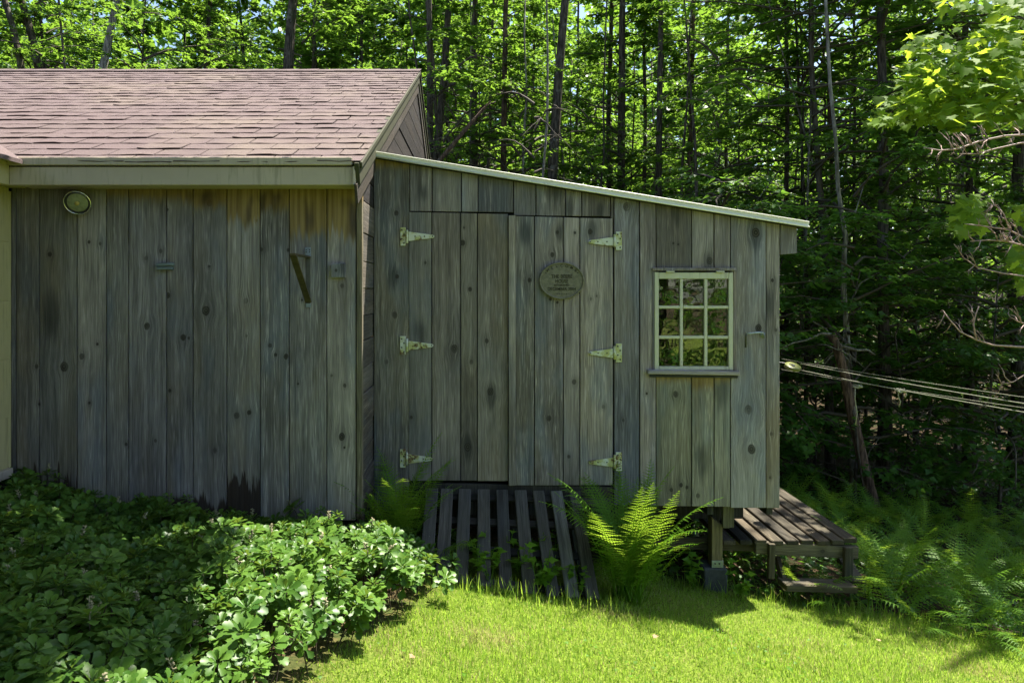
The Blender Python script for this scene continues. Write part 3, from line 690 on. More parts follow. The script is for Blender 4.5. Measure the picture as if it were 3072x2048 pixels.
# hinges
def hinge(plate, strap, side):
    (x0, x1, y0, y1), (tip, yc) = plate, strap
    Yh = YS-0.014
    h = add('hinge', bevel_prism([(P(x0, 0, Yh).x, P(0, y1, Yh).z), (P(x1, 0, Yh).x, P(0, y1, Yh).z), (P(x1, 0, Yh).x, P(0, y0, Yh).z), (P(x0, 0, Yh).x, P(0, y0, Yh).z)], Yh, YS-0.004, 0.0015), 'hinge', shed)
    xb = x1+9 if side > 0 else x0-9
    a = (xb, yc-14), (xb, yc+14), (tip-side*4, yc+5), (tip, yc+1.5), (tip, yc-1.5), (tip-side*4, yc-4.5)
    Yt = YS-0.016
    pts = [P(*q, Yt) for q in a]
    if side < 0: pts = pts[::-1]
    add('strap', bevel_prism([(p.x, p.z) for p in pts], Yt-0.004, YS-0.0085, 0.0012), 'hinge', h)
    xk = x1+4 if side > 0 else x0-4
    tube('pin', h, [P(xk, y0+8, Yt-0.004), P(xk, y1-8, Yt-0.004)], 0.009, 'hinge', 10)
    for (sx, sy) in ((.3, .15), (.7, .38), (.3, .62), (.7, .86)):
        c = P(x0+(x1-x0)*sx, y0+(y1-y0)*sy, Yh); tube('screw', h, [c+Vector((0, -.0025, 0)), c+Vector((0, .002, 0))], 0.0055, 'steel_dark', 8)
    for fx in (.25, .62, .93):
        c = P(xb+(tip-xb)*fx, yc, Yt-0.004); tube('screw', h, [c+Vector((0, -.0025, 0)), c+Vector((0, .002, 0))], 0.005, 'steel_dark', 8)
hinge((1201, 1217, 682, 737), (1303, 709), 1); hinge((1200, 1217, 1008, 1063), (1300, 1036), 1); hinge((1200, 1217, 1347, 1402), (1297, 1376), 1)
hinge((1848, 1866, 695, 750), (1766, 725), -1); hinge((1848, 1866, 1030, 1086), (1767, 1059), -1); hinge((1848, 1866, 1356, 1412), (1766, 1386), -1)
# window
def rect(name, parent, x0, x1, y0, y1, Yf, t, mat, bev=0.002):
    me = bevel_prism([(P(x0, 0, Yf).x-P(x0, 0, Yf).x, 0), (P(x1, 0, Yf).x-P(x0, 0, Yf).x, 0), (P(x1, 0, Yf).x-P(x0, 0, Yf).x, P(0, y0, Yf).z-P(0, y1, Yf).z), (0, P(0, y0, Yf).z-P(0, y1, Yf).z)], 0, t, bev)
    o = add(name, me, mat, parent, Matrix.Translation((P(x0, 0, Yf).x, Yf, P(0, y1, Yf).z)))
    return woodprops(o, 1) if isinstance(mat, str) and 'wood' in mat else o
YF = YS-0.010
win = rect('window', shed, 1964, 1976.5, 816, 1110, YF, 0.045, 'sash', 0.003)
rect('stile', win, 2186.5, 2200, 817, 1110, YF, 0.045, 'sash', 0.003)
rect('rail', win, 1977, 2186, 817, 836, YF+.001, 0.044, 'sash', 0.003); rect('rail', win, 1977, 2186, 1099, 1110, YF+.001, 0.044, 'sash', 0.003)
for x0, x1 in ((2040, 2049), (2113, 2122.5)): rect('muntin', win, x0, x1, 836.5, 1098.5, YF+.006, 0.03, 'sash', 0.003)
for y0, y1 in ((917, 925.5), (1007, 1016)):
    for x0, x1 in ((1977, 2039.5), (2049.5, 2112.5), (2123, 2186)): rect('muntin', win, x0, x1, y0, y1, YF+.005, 0.03, 'sash', 0.003)
for x0, x1 in ((1975, 2041), (2048, 2114), (2121, 2188)):
    for y0, y1 in ((834, 918), (924, 1008), (1015, 1100)):
        o = rect('pane', win, x0, x1, y0, y1, YF+0.022, 0.003, 'glass', 0)
        o.rotation_euler = (rng.uniform(-.006, .006), 0, rng.uniform(-.008, .008))
rect('head_trim', win, 1957, 2210, 803, 812, YS-0.022, 0.02, 'wood', 0.002)
rect('side_trim', win, 2201, 2210, 813, 1112, YS-0.012, 0.03, 'wood', 0.002)
rect('side_trim', win, 1957, 1963, 813, 1112, YS-0.008, 0.03, 'wood', 0.002)
plank('window_sill', win, P(1945, 1116, YS-0.045), P(2220, 1120, YS-0.045), 0.028, 0.05, (0, -1, 0), 'wood', 0.004)
plank('sill_apron', win, P(1950, 1127, YS-0.02), P(2214, 1130, YS-0.02), 0.018, 0.02, (0, -1, 0), 'wood_dark', 0.002)
for px in (2000, 2150):
    rect('cleat', win, px, px+24, 812.5, 816.5, YS-0.03, 0.02, 'sash', 0.001)
# inside the shed, seen through the panes
stool = thing('inner_shelf', 'dim wooden shelf rails behind the shed window panes', 'shelf', (1.5, YS+0.9, zf0+0.06))
box('shelf_rail', stool, (1.2, YS+0.7, 1.05), (2.0, YS+0.73, 1.09), 'wood_post'); box('shelf_rail', stool, (1.2, YS+0.7, 0.92), (2.0, YS+0.73, 0.96), 'wood_post')
for xx in (1.2, 1.96): box('shelf_post', stool, (xx, YS+0.735, zf0+0.06), (xx+0.04, YS+0.775, 1.2), 'wood_post')

# ------------------------------------------------------------------ things on the walls
# oval plaque
YPQ = YS-0.012-0.018
pc = P(1685, 842, YPQ); ra, rb = 68/F*YPQ, 56/F*YPQ
plq = thing('welcome_plaque', 'oval bronze green welcome plaque on the right shed door', 'plaque', (pc.x, YPQ, pc.z-rb))
N = 56
def ell(a, b): return [(pc.x+a*math.cos(2*math.pi*i/N), pc.z+b*math.sin(2*math.pi*i/N)) for i in range(N)]
add('plate', bevel_prism(ell(ra-.006, rb-.006), YPQ-0.004, YPQ+0.016, 0.0015), 'plaque', plq)
V, Fc = [], []
prof = [(0, .016), (0, -.008), (-.004, -.012), (-.010, -.012), (-.013, -.0035)]
for (dr, dy) in prof:
    for i in range(N):
        th = 2*math.pi*i/N; V.append((pc.x+(ra+dr)*math.cos(th), YPQ+dy, pc.z+(rb+dr)*math.sin(th)))
for j in range(len(prof)-1):
    for i in range(N): Fc.append((j*N+i, j*N+(i+1) % N, (j+1)*N+(i+1) % N, (j+1)*N+i))
add('rim', mesh('rim', V, Fc, True), 'plaque', plq)
def text_part(txt, size, x, z, rot=0.0, parent=plq, wid=None):
    cu = bpy.data.curves.new('lettering', 'FONT'); cu.body = txt; cu.size = size; cu.align_x = 'CENTER'; cu.align_y = 'CENTER'; cu.extrude = 0.0012; cu.offset = size*0.012
    to = bpy.data.objects.new('lettering', cu); COL.objects.link(to)
    dg = bpy.context.evaluated_depsgraph_get(); me = bpy.data.meshes.new_from_object(to.evaluated_get(dg)); bpy.data.objects.remove(to)
    sx = 1.0
    if wid:
        xs = [v.co.x for v in me.vertices]; sx = wid/max(1e-6, max(xs)-min(xs))
    mw = Matrix.Translation((x, YPQ-0.0053, z)) @ Matrix.Rotation(rot, 4, 'Y') @ Matrix.Rotation(math.radians(90), 4, 'X') @ Matrix.Diagonal((sx, 1, 1, 1))
    o = add('lettering', me, 'plaque_dark', parent, mw); return o
s_ = F/YPQ
for i, ch in enumerate('WELCOME'):
    a = math.radians(148-i*19.0) if False else math.radians(90+(3-i)*15.5)
    x = pc.x+(ra-.028)*1.02*math.cos(a); zq = pc.z+(rb-.026)*math.sin(a)
    text_part(ch, 0.026, x, zq, math.atan2(math.cos(a)*rb, math.sin(a)*ra))
text_part('THE BEERE', 0.036, pc.x, pc.z+0.029, wid=0.148); text_part('HOUSE', 0.036, pc.x, pc.z-0.004, wid=0.088)
text_part('ESTABLISHED', 0.017, pc.x, pc.z-0.031, wid=0.105); text_part('DECEMBER 2004', 0.030, pc.x, pc.z-0.058, wid=0.195)
for i in range(5): text_part('*', 0.02, pc.x+(i-2)*0.016, pc.z-0.095-0.0, 0)
for sx in (-1, 1):
    for a in (38, 30): 
        th = math.radians(a) if sx > 0 else math.radians(180-a); text_part('*', 0.02, pc.x+(ra-.03)*math.cos(th), pc.z+(rb-.028)*math.sin(th))
# flood lamp under the eave
lc = P(234, 606, YW-0.07); lr = 37/F*(YW-0.07)
lamp = thing('flood_lamp', 'round chrome rimmed flood lamp under the cream eave', 'lamp', (lc.x, YW, lc.z))
axis = Vector((0.25, -0.85, -0.45)).normalized()
def lathe(name, prof, mat, parent, c, ax, seg=28):
    a = ax.cross(Vector((0, 0, 1))).normalized(); b = a.cross(ax); V, Fc = [], []
    for (r_, h_) in prof:
        for i in range(seg):
            th = 2*math.pi*i/seg; V.append(c+ax*h_+a*(r_*math.cos(th))+b*(r_*math.sin(th)))
    for j in range(len(prof)-1):
        for i in range(seg): Fc.append((j*seg+i, j*seg+(i+1) % seg, (j+1)*seg+(i+1) % seg, (j+1)*seg+i))
    return add(name, mesh(name, V, Fc, True), mat, parent)
lathe('housing', [(0.001, -.085), (.035, -.08), (.055, -.045), (lr*.92, -.004), (lr, 0), (lr, .012), (lr*.95, .016)], 'steel_dark', lamp, lc, axis)
lathe('rim', [(lr*1.0, .006), (lr*1.02, .014), (lr*.98, .022), (lr*.93, .020), (lr*.91, .010)], 'chrome', lamp, lc, axis)
lathe('lens', [(lr*.78, .012), (lr*.62, .018), (lr*.35, .022), (.001, .024)], 'lens', lamp, lc, axis)
lathe('bulb', [(.014, .025), (.012, .031), (.001, .033)], 'bulb', lamp, lc, axis, 12)
lathe('inner_ring', [(lr*.92, .008), (lr*.84, .006), (lr*.77, .013)], 'steel_dark', lamp, lc, axis)
tube('mount', lamp, [lc-axis*0.06, Vector((lc.x, YW, lc.z+0.02))], 0.02, 'steel_dark', 10)
# shelf bracket on the boards
br = thing('shelf_bracket', 'brown steel folding shelf bracket projecting from the weathered wall', 'bracket', tuple(P(924, 915, YW)))
w0, wt_ = P(924, 742, YW-0.004), P(924, 922, YW-0.004)
plank('wall_strip', br, wt_, w0, 0.026, 0.004, (0, -1, 0), 'dull_steel', 0.001)
plank('screw_plate', br, P(924, 769, YW-.0085), w0+Vector((0, -.0045, 0)), 0.036, 0.003, (0, -1, 0), 'galv', 0.001)
plank('foot_plate', br, P(925, 922, YW-.0085), P(925, 910, YW-.0085), 0.034, 0.003, (0, -1, 0), 'galv', 0.001)
arm0 = P(924, 768, YW-0.006); tip_ = P(924, 768, YW); tip_ = Vector((tip_.x, YW-0.36, tip_.z))
plank('arm', br, arm0, tip_, 0.034, 0.012, (0, 0, 1), 'bracket', 0.002)
plank('brace', br, tip_+Vector((0, .012, -.014)), P(925, 908, YW-0.008), 0.040, 0.010, (0, -1, -1), 'bracket', 0.002)
for y_ in (750, 756): 
    for dx in (-5, 5): c = P(924+dx, y_, YW-0.0125); tube('screw', br, [c+Vector((0, -.002, 0)), c+Vector((0, .002, 0))], 0.004, 'steel_dark', 8)
# two wooden blocks
bk = thing('wooden_block', 'split blue grey wood block nailed near the shelf bracket wall', 'block', tuple(P(491, 810, YW)))
bk['label'] = 'split blue grey wood block nailed over a board joint'
plank('block_half', bk, P(467, 794, YW-0.045), P(516, 792, YW-0.045), 0.020, 0.043, (0, -1, 0), 'blue_wood', 0.004)
plank('block_half', bk, P(468, 804, YW-0.040), P(515, 804, YW-0.040), 0.022, 0.038, (0, -1, 0), 'blue_wood', 0.004)
b2 = plank('wooden_block', None, P(1014, 833, YW-0.034), P(1014, 790, YW-0.034), 0.09, 0.032, (0, -1, 0), 'wood', 0.004, [(0.012, 0.045, 0.010)], (.95, .98, .92))
tag(b2, 'square grey wood block with a split, beside the corner trim', 'block')
# metal hook on the end of the shed
hk = thing('metal_hook', 'bent dark metal hook with bright end on the shed corner boards', 'hook', tuple(P(2288, 1000, YS-0.004)))
tube('arm', hk, [P(2292, 1012, YS-0.01), P(2288, 998, YS-0.03), P(2276, 997, YS-0.05), P(2250, 1000, YS-0.055), P(2240, 1001, YS-0.055)], [.008, .007, .0065, .006, .006], 'galv', 8)
tube('drop', hk, [P(2240, 1000, YS-0.055), P(2238, 1005, YS-0.055), P(2237, 1042, YS-0.052)], [.006, .006, .007], 'steel_dark', 8)
tube('base_plate', hk, [P(2287, 1004, YS-0.006)+Vector((0, -.006, 0)), P(2287, 1004, YS+0.002)], .017, 'galv', 14)

# ------------------------------------------------------------------ ramp in front of the doors
ramp = thing('slatted_ramp', 'dark weathered slatted wooden ramp below the double doors', 'ramp', (0.2, 4.1, gzf(0.2, 4.1)))
SLT = [(1296, 1276, 1725, 26), (1341, 1325, 1745, 35), (1395, 1382, 1751, 35), (1451, 1452, 1765, 35), (1506, 1518, 1776, 35), (1561, 1590, 1780, 33), (1615, 1659, 1787, 35), (1669, 1719, 1791, 36), (1723, 1779, 1794, 36)]
rdir = (P(1500, 1770, 4.08)-P(1500, 1462, 4.70)).normalized(); rn = Vector((0, rdir.z, -rdir.y)); rn = rn if rn.z > 0 else -rn
for i, (t0, b0, by, wpx) in enumerate(SLT):
    Yb = 4.08-(by-1770)*0.0006
    a = P(t0, 1462+i*1.2, 4.70); b = P(b0, by, Yb)
    tn = rng.uniform(1.15, 1.6); tt = (tn, tn*.97, tn*.95) if i != 7 else (2.1, 2.2, 2.35)
    plank('slat', ramp, b, a, 0.081+rng.uniform(-.004, .004), 0.024, rn, 'wood_dark', 0.004, tint=tt)
for (u, dz) in ((0.06, .03), (0.33, .03), (0.62, .03), (0.93, .03)):
    a = P(1285, 1462, 4.70).lerp(P(1268, 1740, 4.10), u)-rn*0.034; b = P(1742, 1470, 4.70).lerp(P(1795, 1792, 4.07), u)-rn*0.034
    plank('crossbar', ramp, a, b, 0.05, 0.025, rn, 'wood_dark', 0.003, tint=(.6, .6, .6))
for (t0, b0) in ((1330, 1316), (1710, 1762)):
    a = P(t0, 1466, 4.70)-rn*0.059; b = P(b0, 1765, 4.09)-rn*0.059
    plank('stringer', ramp, b, a, 0.05, 0.06, rn, 'wood_dark', 0.003)

# ------------------------------------------------------------------ deck at the right
ZD = -0.056; YD = 4.92
deck = thing('slatted_deck', 'brown slatted lumber deck with hanging step beyond the shed', 'deck', (2.3, YD, gzf(2.3, YD)))
sx = [2193, 2245, 2290, 2337, 2385, 2430, 2475, 2520, 2558]
for i, px in enumerate(sx):
    x = P(px-8, 0, YD).x; wd = 0.088 if i < 8 else 0.10
    pz = ZD+(0.012 if i == 8 else 0)
    plank('slat', deck, (x, YD-0.02+0.008*(i % 3), pz), (x, 7.0, pz), wd, 0.036, (0, 0, 1), 'wood_deck', 0.005, tint=[(.8, .8, .8), (1.15, 1.1, 1.0), (.95, .9, .85), (.62, .62, .62)][(i*3) % 4] if i < 8 else (1.35, 1.3, 1.2))
Yb = YD-0.005
plank('front_beam', deck, P(2268, 1643, Yb), P(2576, 1658, Yb), 0.088, 0.038, (0, -1, 0), 'wood_deck', 0.004, [(.0, .48, .014), (-.02, .62, .012)], (1.35, 1.3, 1.15))
plank('long_beam', deck, P(1955, 1626, Yb+.08), P(2300, 1638, Yb+.08), 0.085, 0.038, (0, -1, 0), 'wood_deck', 0.004, tint=(1.0, .95, .85))
plank('rear_beam', deck, (1.2, 6.6, ZD-0.09), (2.75, 6.6, ZD-0.09), 0.09, 0.038, (0, -1, 0), 'wood_deck', 0.004)
for (px, y0, y1) in ((2315, 1632, 1736), (2546, 1643, 1746)):
    plank('leg', deck, P(px, y1, Yb-.043), P(px+3, y0, Yb-.043), 0.045 if px < 2400 else 0.06, 0.036, (0, -1, 0), 'wood_deck', 0.003, tint=(1.25, 1.2, 1.05))
plank('brace', deck, P(2347, 1748, Yb-.05), P(2325, 1672, Yb+.16), 0.05, 0.03, (-1, -.3, 0), 'wood_deck', 0.003, tint=(1.2, 1.15, 1))
plank('brace', deck, P(2552, 1748, Yb-.05), P(2510, 1676, Yb+.16), 0.05, 0.10, (-1, -.3, 0), 'wood_deck', 0.003, tint=(1.0, 1.0, 1.0))
plank('step', deck, P(2346, 1742, Yb-.085), P(2556, 1748, Yb-.085), 0.15, 0.045, (0, 0.05, 1), 'wood_deck', 0.004, tint=(1.25, 1.2, 1.05))
for x in (1.25, 2.66):
    plank('rear_post', deck, (x, 6.64, gzf(x, 6.64)-.05), (x, 6.64, ZD-0.14), 0.09, 0.09, (0, -1, 0), 'wood_deck', 0.003)
# support post on a concrete block
Yp = 4.84
pb = P(2143, 1752, Yp)
sp = thing('support_post', 'lumber post in galvanised bracket on concrete block under the shed corner', 'post', (pb.x, Yp, gzf(pb.x, Yp)))
box('concrete_block', sp, (P(2110, 0, Yp).x, Yp-0.02, gzf(pb.x, Yp)-.12), (P(2180, 0, Yp).x, Yp+0.16, P(0, 1702, Yp).z), 'concrete', 0.008)
x0, x1 = P(2136, 0, Yp).x, P(2168, 0, Yp).x
zb0, zs = P(0, 1702, Yp).z, P(0, 1552, Yp).z
me = bevel_prism([(0, 0), (x1-x0, 0), (x1-x0, P(0, 1575, Yp).z-zb0), (0, zs-zb0)], 0, 0.085, 0.003)
o = woodprops(add('post', me, 'wood_post', sp, Matrix.Translation((x0, Yp, zb0)))); o['tint'] = [1.25, 1.15, .9]
box('tall_post', sp, (x0+0.03, Yp+0.09, zb0), (x1+.01, Yp+0.17, zf0-0.004), 'wood_dark', 0.003)
box('bracket', sp, (x0-0.004, Yp-0.006, zb0+0.002), (x1+0.004, Yp-0.001, P(0, 1680, Yp).z), 'galv', 0.001)
for dx in (.3, .7): c = P(2136+32*dx, 1690, Yp-0.008); tube('bolt', sp, [c, c+Vector((0, .01, 0))], .006, 'steel_dark', 8)
sp2 = thing('rear_post', 'shadowed square post behind the front fern under the shed', 'post', (1.55, 5.5, gzf(1.55, 5.5)))
p_ = plank('post', sp2, (1.50, 5.5, gzf(1.5, 5.5)-.05), (1.50, 5.5, zf0-0.11), 0.09, 0.09, (0, -1, 0), 'wood_dark', 0.003)
tube('pipe_elbow', sp2, [P(2075, 1585, 5.3), P(2085, 1600, 5.28), P(2088, 1640, 5.28)], [.03, .03, .026], 'galv', 10)
mp = thing('mid_post', 'dark square post standing behind the ramp slats', 'post', (0.25, 5.3, gzf(.25, 5.3)))
plank('post', mp, (0.25, 5.3, gzf(.25, 5.3)-.05), (0.25, 5.3, zf0-0.11), 0.1, 0.1, (0, -1, 0), 'wood_dark', 0.003)

# ------------------------------------------------------------------ clothesline
ZL = 1.13
pl = P(2378, 1100, 5.6)
puly = thing('line_pulley', 'yellow green clothesline pulley wheel beside the shed wall', 'pulley', tuple(pl))
axp = Vector((0.10, -0.36, 0.93)).normalized()
lathe('wheel', [(.010, -.012), (.030, -.010), (.062, -.013), (.064, -.010), (.052, 0), (.064, .010), (.062, .013), (.03, .010), (.010, .012)], 'pulley', puly, pl, axp)
lathe('hub', [(.001, -.018), (.014, -.018), (.014, .018), (.001, .018)], 'steel_dark', puly, pl, axp, 14)
tube('hook_rod', puly, [pl+axp*0.02, pl+Vector((-.10, .15, .03)), Vector((XS1+0.004, 5.95, pl.z+.04))], .004, 'steel_dark', 6)
cl = thing('clothesline', 'pale clothesline strands running out from the shed past the woods', 'clothesline', (pl.x, pl.y, gzf(pl.x, pl.y)))
def line(a, b, r_=0.0032, sag=0.012, mat='rope'):
    pts = []
    for i in range(9):
        t = i/8; p = a.lerp(b, t); p.z -= sag*4*t*(1-t); pts.append(p)
    return tube('strand', cl, pts, r_, mat, 6)
Yend = 3.55
def ext(p, q, k): return p+(q-p)*k
A1 = pl+axp.cross(Vector((0.9, -.4, 0))).normalized()*0.0
for (x0, y0, Y0, x1, y1, r_) in ((2345, 1076, 6.1, 3072, 1187, .0016), (2400, 1090, 5.55, 3072, 1206, .0026), (2402, 1110, 5.5, 3072, 1232, .0026), (2345, 1108, 6.1, 3072, 1219, .0015)):
    a = P(x0, y0, Y0); b = P(x1, y1, Yend+.35); line(a, ext(a, b, 1.25), r_)
post_end = ext(P(2400, 1090, 5.55), P(3072, 1206, Yend+.35), 1.25)
tube('end_post', cl, [Vector((post_end.x+.03, post_end.y-.04, gzf(post_end.x, post_end.y)-.05)), Vector((post_end.x+.03, post_end.y-.04, post_end.z+.3))], .05, 'bark_pale', 10)
for (px, py, Y_, drop, nm) in ((2700, 1171, 4.75, 48, 1), (2570, 1157, 5.05, 118, 2)):
    c = P(px, py, Y_); rr = random.Random(nm)
    pts = [c+Vector((rr.uniform(-.03, .045), rr.uniform(-.012, .012), rr.uniform(-.014, .014))) for _ in range(14)]
    tube('rope_knot', cl, pts, .006, 'rope', 6)
    d_ = [c+Vector((-.01, 0, 0)), c+Vector((-.012, 0, -drop/F*Y_*.35)), c+Vector((.004, 0, -drop/F*Y_*.7)), c+Vector((-.008, 0, -drop/F*Y_))]
    tube('rope_tail', cl, d_, .0035, 'rope', 6)
    if nm == 1: tube('rope_tail', cl, [c+Vector((.03, 0, 0)), c+Vector((.045, 0, -.03)), c+Vector((.035, 0, -.05))], .004, 'rope', 6)
#VEGETATION
# ------------------------------------------------------------------ vegetation helpers
def nrmz(a): return a/np.maximum(np.linalg.norm(a, axis=-1, keepdims=True), 1e-9)
def scatter(tv, tf, pos, fwd, nrm, size, tone):
    pos, fwd, nrm = np.asarray(pos), nrmz(np.asarray(fwd)), np.asarray(nrm)
    s = nrmz(np.cross(fwd, nrm)); n = np.cross(s, fwd)
    tv = np.asarray(tv); k = len(tv); size = np.asarray(size)[:, None, None]
    V = pos[:, None]+size*(tv[None, :, 0:1]*s[:, None]+tv[None, :, 1:2]*fwd[:, None]+tv[None, :, 2:3]*n[:, None])
    T = (np.asarray(tf)[None]+(np.arange(len(pos))*k)[:, None, None]).reshape(-1, 3)
    return V.reshape(-1, 3), T, np.repeat(np.asarray(tone), k)
LEAF = ([(0, 0, 0), (.46, .30, .07), (.24, .52, .03), (0, 1, -.10), (-.24, .52, .03), (-.46, .30, .07)], [(0, 1, 2), (0, 2, 3), (0, 3, 4), (0, 4, 5)])
def maple_leaf():
    out = [(0, 0), (.20, -.06), (.48, .02), (.34, .16), (.62, .40), (.40, .44), (.30, .42), (.24, .66), (.12, .66), (0, 1.0)]
    pts = out+[(-x, y) for x, y in out[-2:0:-1]]
    V = [(0, .25, .0)]+[(x, y, .10*abs(x)-.10*y*y) for x, y in pts]
    n = len(pts); T = [(0, 1+i, 1+(i+1) % n) for i in range(n)]
    return V, T
MAPLE = maple_leaf()

def crown_arrays(seed, z0, z1, R, nb, twigs, lpt, size, bare=0.0, prof=None, droop=0.35, leaf=LEAF, keep=None):
    r = np.random.default_rng(seed); rr = random.Random(seed)
    pos, fw, nm, sz, tn, tubes = [], [], [], [], [], []
    for b in range(nb):
        u = (b+r.random())/nb; h = z0+(z1-z0)*u
        rad = R*(prof(u) if prof else (0.55+0.45*math.sin(math.pi*min(1, u*1.1))))*r.uniform(.55, 1.1)
        az = r.uniform(0, 2*math.pi); up = r.uniform(.0, .5)*(0.3+u)
        nseg = 5; p = np.array([0, 0, h-0.25*rad]); d = np.array([math.cos(az), math.sin(az), up+.25])
        pts = [p.copy()]
        for i in range(nseg):
            d = nrmz(d+r.normal(0, .16, 3)+np.array([0, 0, -droop*.35])); p = p+d*rad/nseg; pts.append(p.copy())
        tubes.append(tube_arrays(pts, list(np.linspace(.010+.012*rad/R, .003, nseg+1)), 4, cap=False))
        for t in range(twigs):
            s = r.uniform(.22, 1.0)*nseg; i = min(int(s), nseg-1); f = s-i
            q = pts[i]*(1-f)+pts[i+1]*f; bd = nrmz(pts[i+1]-pts[i])
            a = r.choice([-1, 1])*r.uniform(.5, 1.25)
            td = np.array([bd[0]*math.cos(a)-bd[1]*math.sin(a), bd[0]*math.sin(a)+bd[1]*math.cos(a), bd[2]*.4+r.uniform(-.25, .2)])
            td = nrmz(td); L = r.uniform(.25, .75)*(.6+.4*rad/R)
            if t % 3 == 0: tubes.append(tube_arrays([q, q+td*L*.5, q+td*L+np.array([0, 0, -.05*L])], [.005, .004, .002], 3, cap=False))
            if r.random() < bare: continue
            m = max(3, int(lpt*r.uniform(.6, 1.3)))
            ss = np.sort(r.uniform(.1, 1.05, m)); side = np.where(np.arange(m) % 2 == 0, 1, -1)*r.uniform(.35, 1.1, m)
            x = q+td*L*ss[:, None]; x[:, 2] -= .05*L*ss**2; x += r.normal(0, .03, (m, 3))*np.array([1, 1, .6])
            hd = np.stack([td[0]*np.cos(side)-td[1]*np.sin(side), td[0]*np.sin(side)+td[1]*np.cos(side), np.full(m, -.25)+r.normal(0, .2, m)], 1)
            pos.append(x); fw.append(hd); nm.append(np.array([0, 0, 1.0])+r.normal(0, .27, (m, 3)))
            sz.append(size*r.uniform(.65, 1.25, m)); tn.append(np.clip(r.normal(.5, .18, 1)+r.normal(0, .16, m), 0, 1))
    pos, fw, nm, sz, tn = map(np.concatenate, (pos, fw, nm, sz, tn))
    if keep is not None:
        k = keep(pos); pos, fw, nm, sz, tn = pos[k], fw[k], nm[k], sz[k], tn[k]
    return scatter(leaf[0], leaf[1], pos, fw, nm, sz, tn), join_tubes(tubes)
def crown_mesh(name, mat, *a, **k):
    (V, T, tone), (BV, BT) = crown_arrays(*a, **k)
    me = npmesh(name, V, T, tone); me.materials.append(M[mat])
    bm_ = npmesh('branches', BV, BT, smooth=True); bm_.materials.append(M['twig'])
    return me, bm_
topthin = lambda u: (0.6+0.4*math.sin(math.pi*min(1, u*1.2))) if u < .6 else max(.42, 1.1-u)
CR = [crown_mesh('crown', 'leaf', 100+i, 1.2+.5*(i % 3), 9.5, 2.7, 60, 9, 20, .086, prof=topthin) for i in range(4)]
CRD = [crown_mesh('crown', 'leaf', 150+i, 1.0+.5*i, 10.5, 2.7, 58, 9, 19, .090) for i in range(2)]
CRS = [crown_mesh('crown', 'leaf_dark', 200+i, .35, 3.4, 1.35, 26, 8, 15, .075) for i in range(3)]      # understory
CRB = [crown_mesh('crown', 'leaf', 300+i, 1.0, 14, 3.6, 60, 11, 15, .15) for i in range(2)]    # deep in the woods

vr = random.Random(31)
def trunk_mesh(pts, r0, r1, sides=9):
    n = len(pts); rad = []
    for i in range(n):
        t = i/(n-1); rad.append((r0*(1-t)+r1*t)*(1.45 if i == 0 else 1.0))
    V, T = tube_arrays(pts, rad, sides, 0.07, vr); return npmesh('trunk', V, T, smooth=True)
def tree(name, label, group, lo, hi, Y, wpx, crown=None, bark='bark', H=12.5, sc=1.0, rz=None, dz=0.0, cat='tree'):
    """lo, hi: photo pixels the trunk passes through at distance Y"""
    a, b = P(lo[0], lo[1], Y), P(hi[0], hi[1], Y)
    lean = (b.x-a.x)/max(.3, abs(b.z-a.z)); lean = max(-.5, min(.5, lean))
    bx = a.x; g = gzf(bx, Y)
    t = thing(name, label, cat, (bx, Y, g), group)
    r0 = wpx/F*Y/2; pts = []; n = 9; lx = 0
    for i in range(n):
        zz_ = -0.15+(H+.15)*i/(n-1); zw = g+zz_
        x = (zw-a.z)*lean if zw > a.z else (zw-a.z)*lean*.3
        if zw > b.z+2: x = (b.z+2-a.z)*lean+(zw-b.z-2)*lean*.3
        pts.append((x+vr.uniform(-.03, .03)*(.3 if i < 2 else 1), vr.uniform(-.05, .05), zz_))
    me = trunk_mesh(pts, r0*1.08, r0*.35); me.materials.append(M[bark])
    o = bpy.data.objects.new('trunk', me); COL.objects.link(o); o.parent = t
    if crown is not None:
        for nm_, me in (('crown', crown[0]), ('branches', crown[1])):
            c = bpy.data.objects.new(nm_, me); COL.objects.link(c); c.parent = t
            c['kind'] = 'stuff'; c.rotation_euler = (0, 0, vr.uniform(0, 6.28) if rz is None else rz); c.scale = (sc, sc, sc*vr.uniform(.92, 1.1))
            c.location = (lean*4, 0, dz)
            if nm_ == 'crown': keep_rot = c.rotation_euler.copy(); ks = c.scale.copy()
            else: c.rotation_euler = keep_rot; c.scale = ks
    return t
# ---- trees whose trunks the photograph shows (px low, px high, distance, width px)
G1 = 'trees behind the mauve roof'
LT_ = [((75, 200), (14, 0), 16, 28), ((128, 200), (65, 0), 16.5, 33), ((138, 200), (124, 0), 17, 14), ((196, 200), (175, 0), 15, 10), ((304, 205), (348, 0), 14.5, 32), ((620, 205), (626, 60), 18, 22), ((865, 205), (876, 60), 15.5, 44), ((936, 205), (940, 60), 17, 14), ((735, 205), (722, 60), 20, 16)]
LL = ['thick dark forked stem leaning left behind the mauve roof', 'second heavier stem of the leaning pair behind the roof', 'straight dark slim stem beside the leaning forked pair', 'thin dark sapling stem rising above the mauve roof', 'stout pale patched trunk leaning right above the roof ridge',
      'maple trunk half hidden by leaves above the ridge', 'broad dark trunk in leaves behind the roof ridge', 'slim dark trunk beside the broad trunk behind the ridge', 'narrow trunk in bright leaves above the ridge middle']
for i, (lo, hi, Y, wd) in enumerate(LT_):
    tree('maple_tree', LL[i], G1, lo, hi, Y, wd, CR[i % 4], 'bark' if i != 4 else 'bark_pale', sc=1.0, dz=1.0)
G2 = 'trees behind the shed roof'
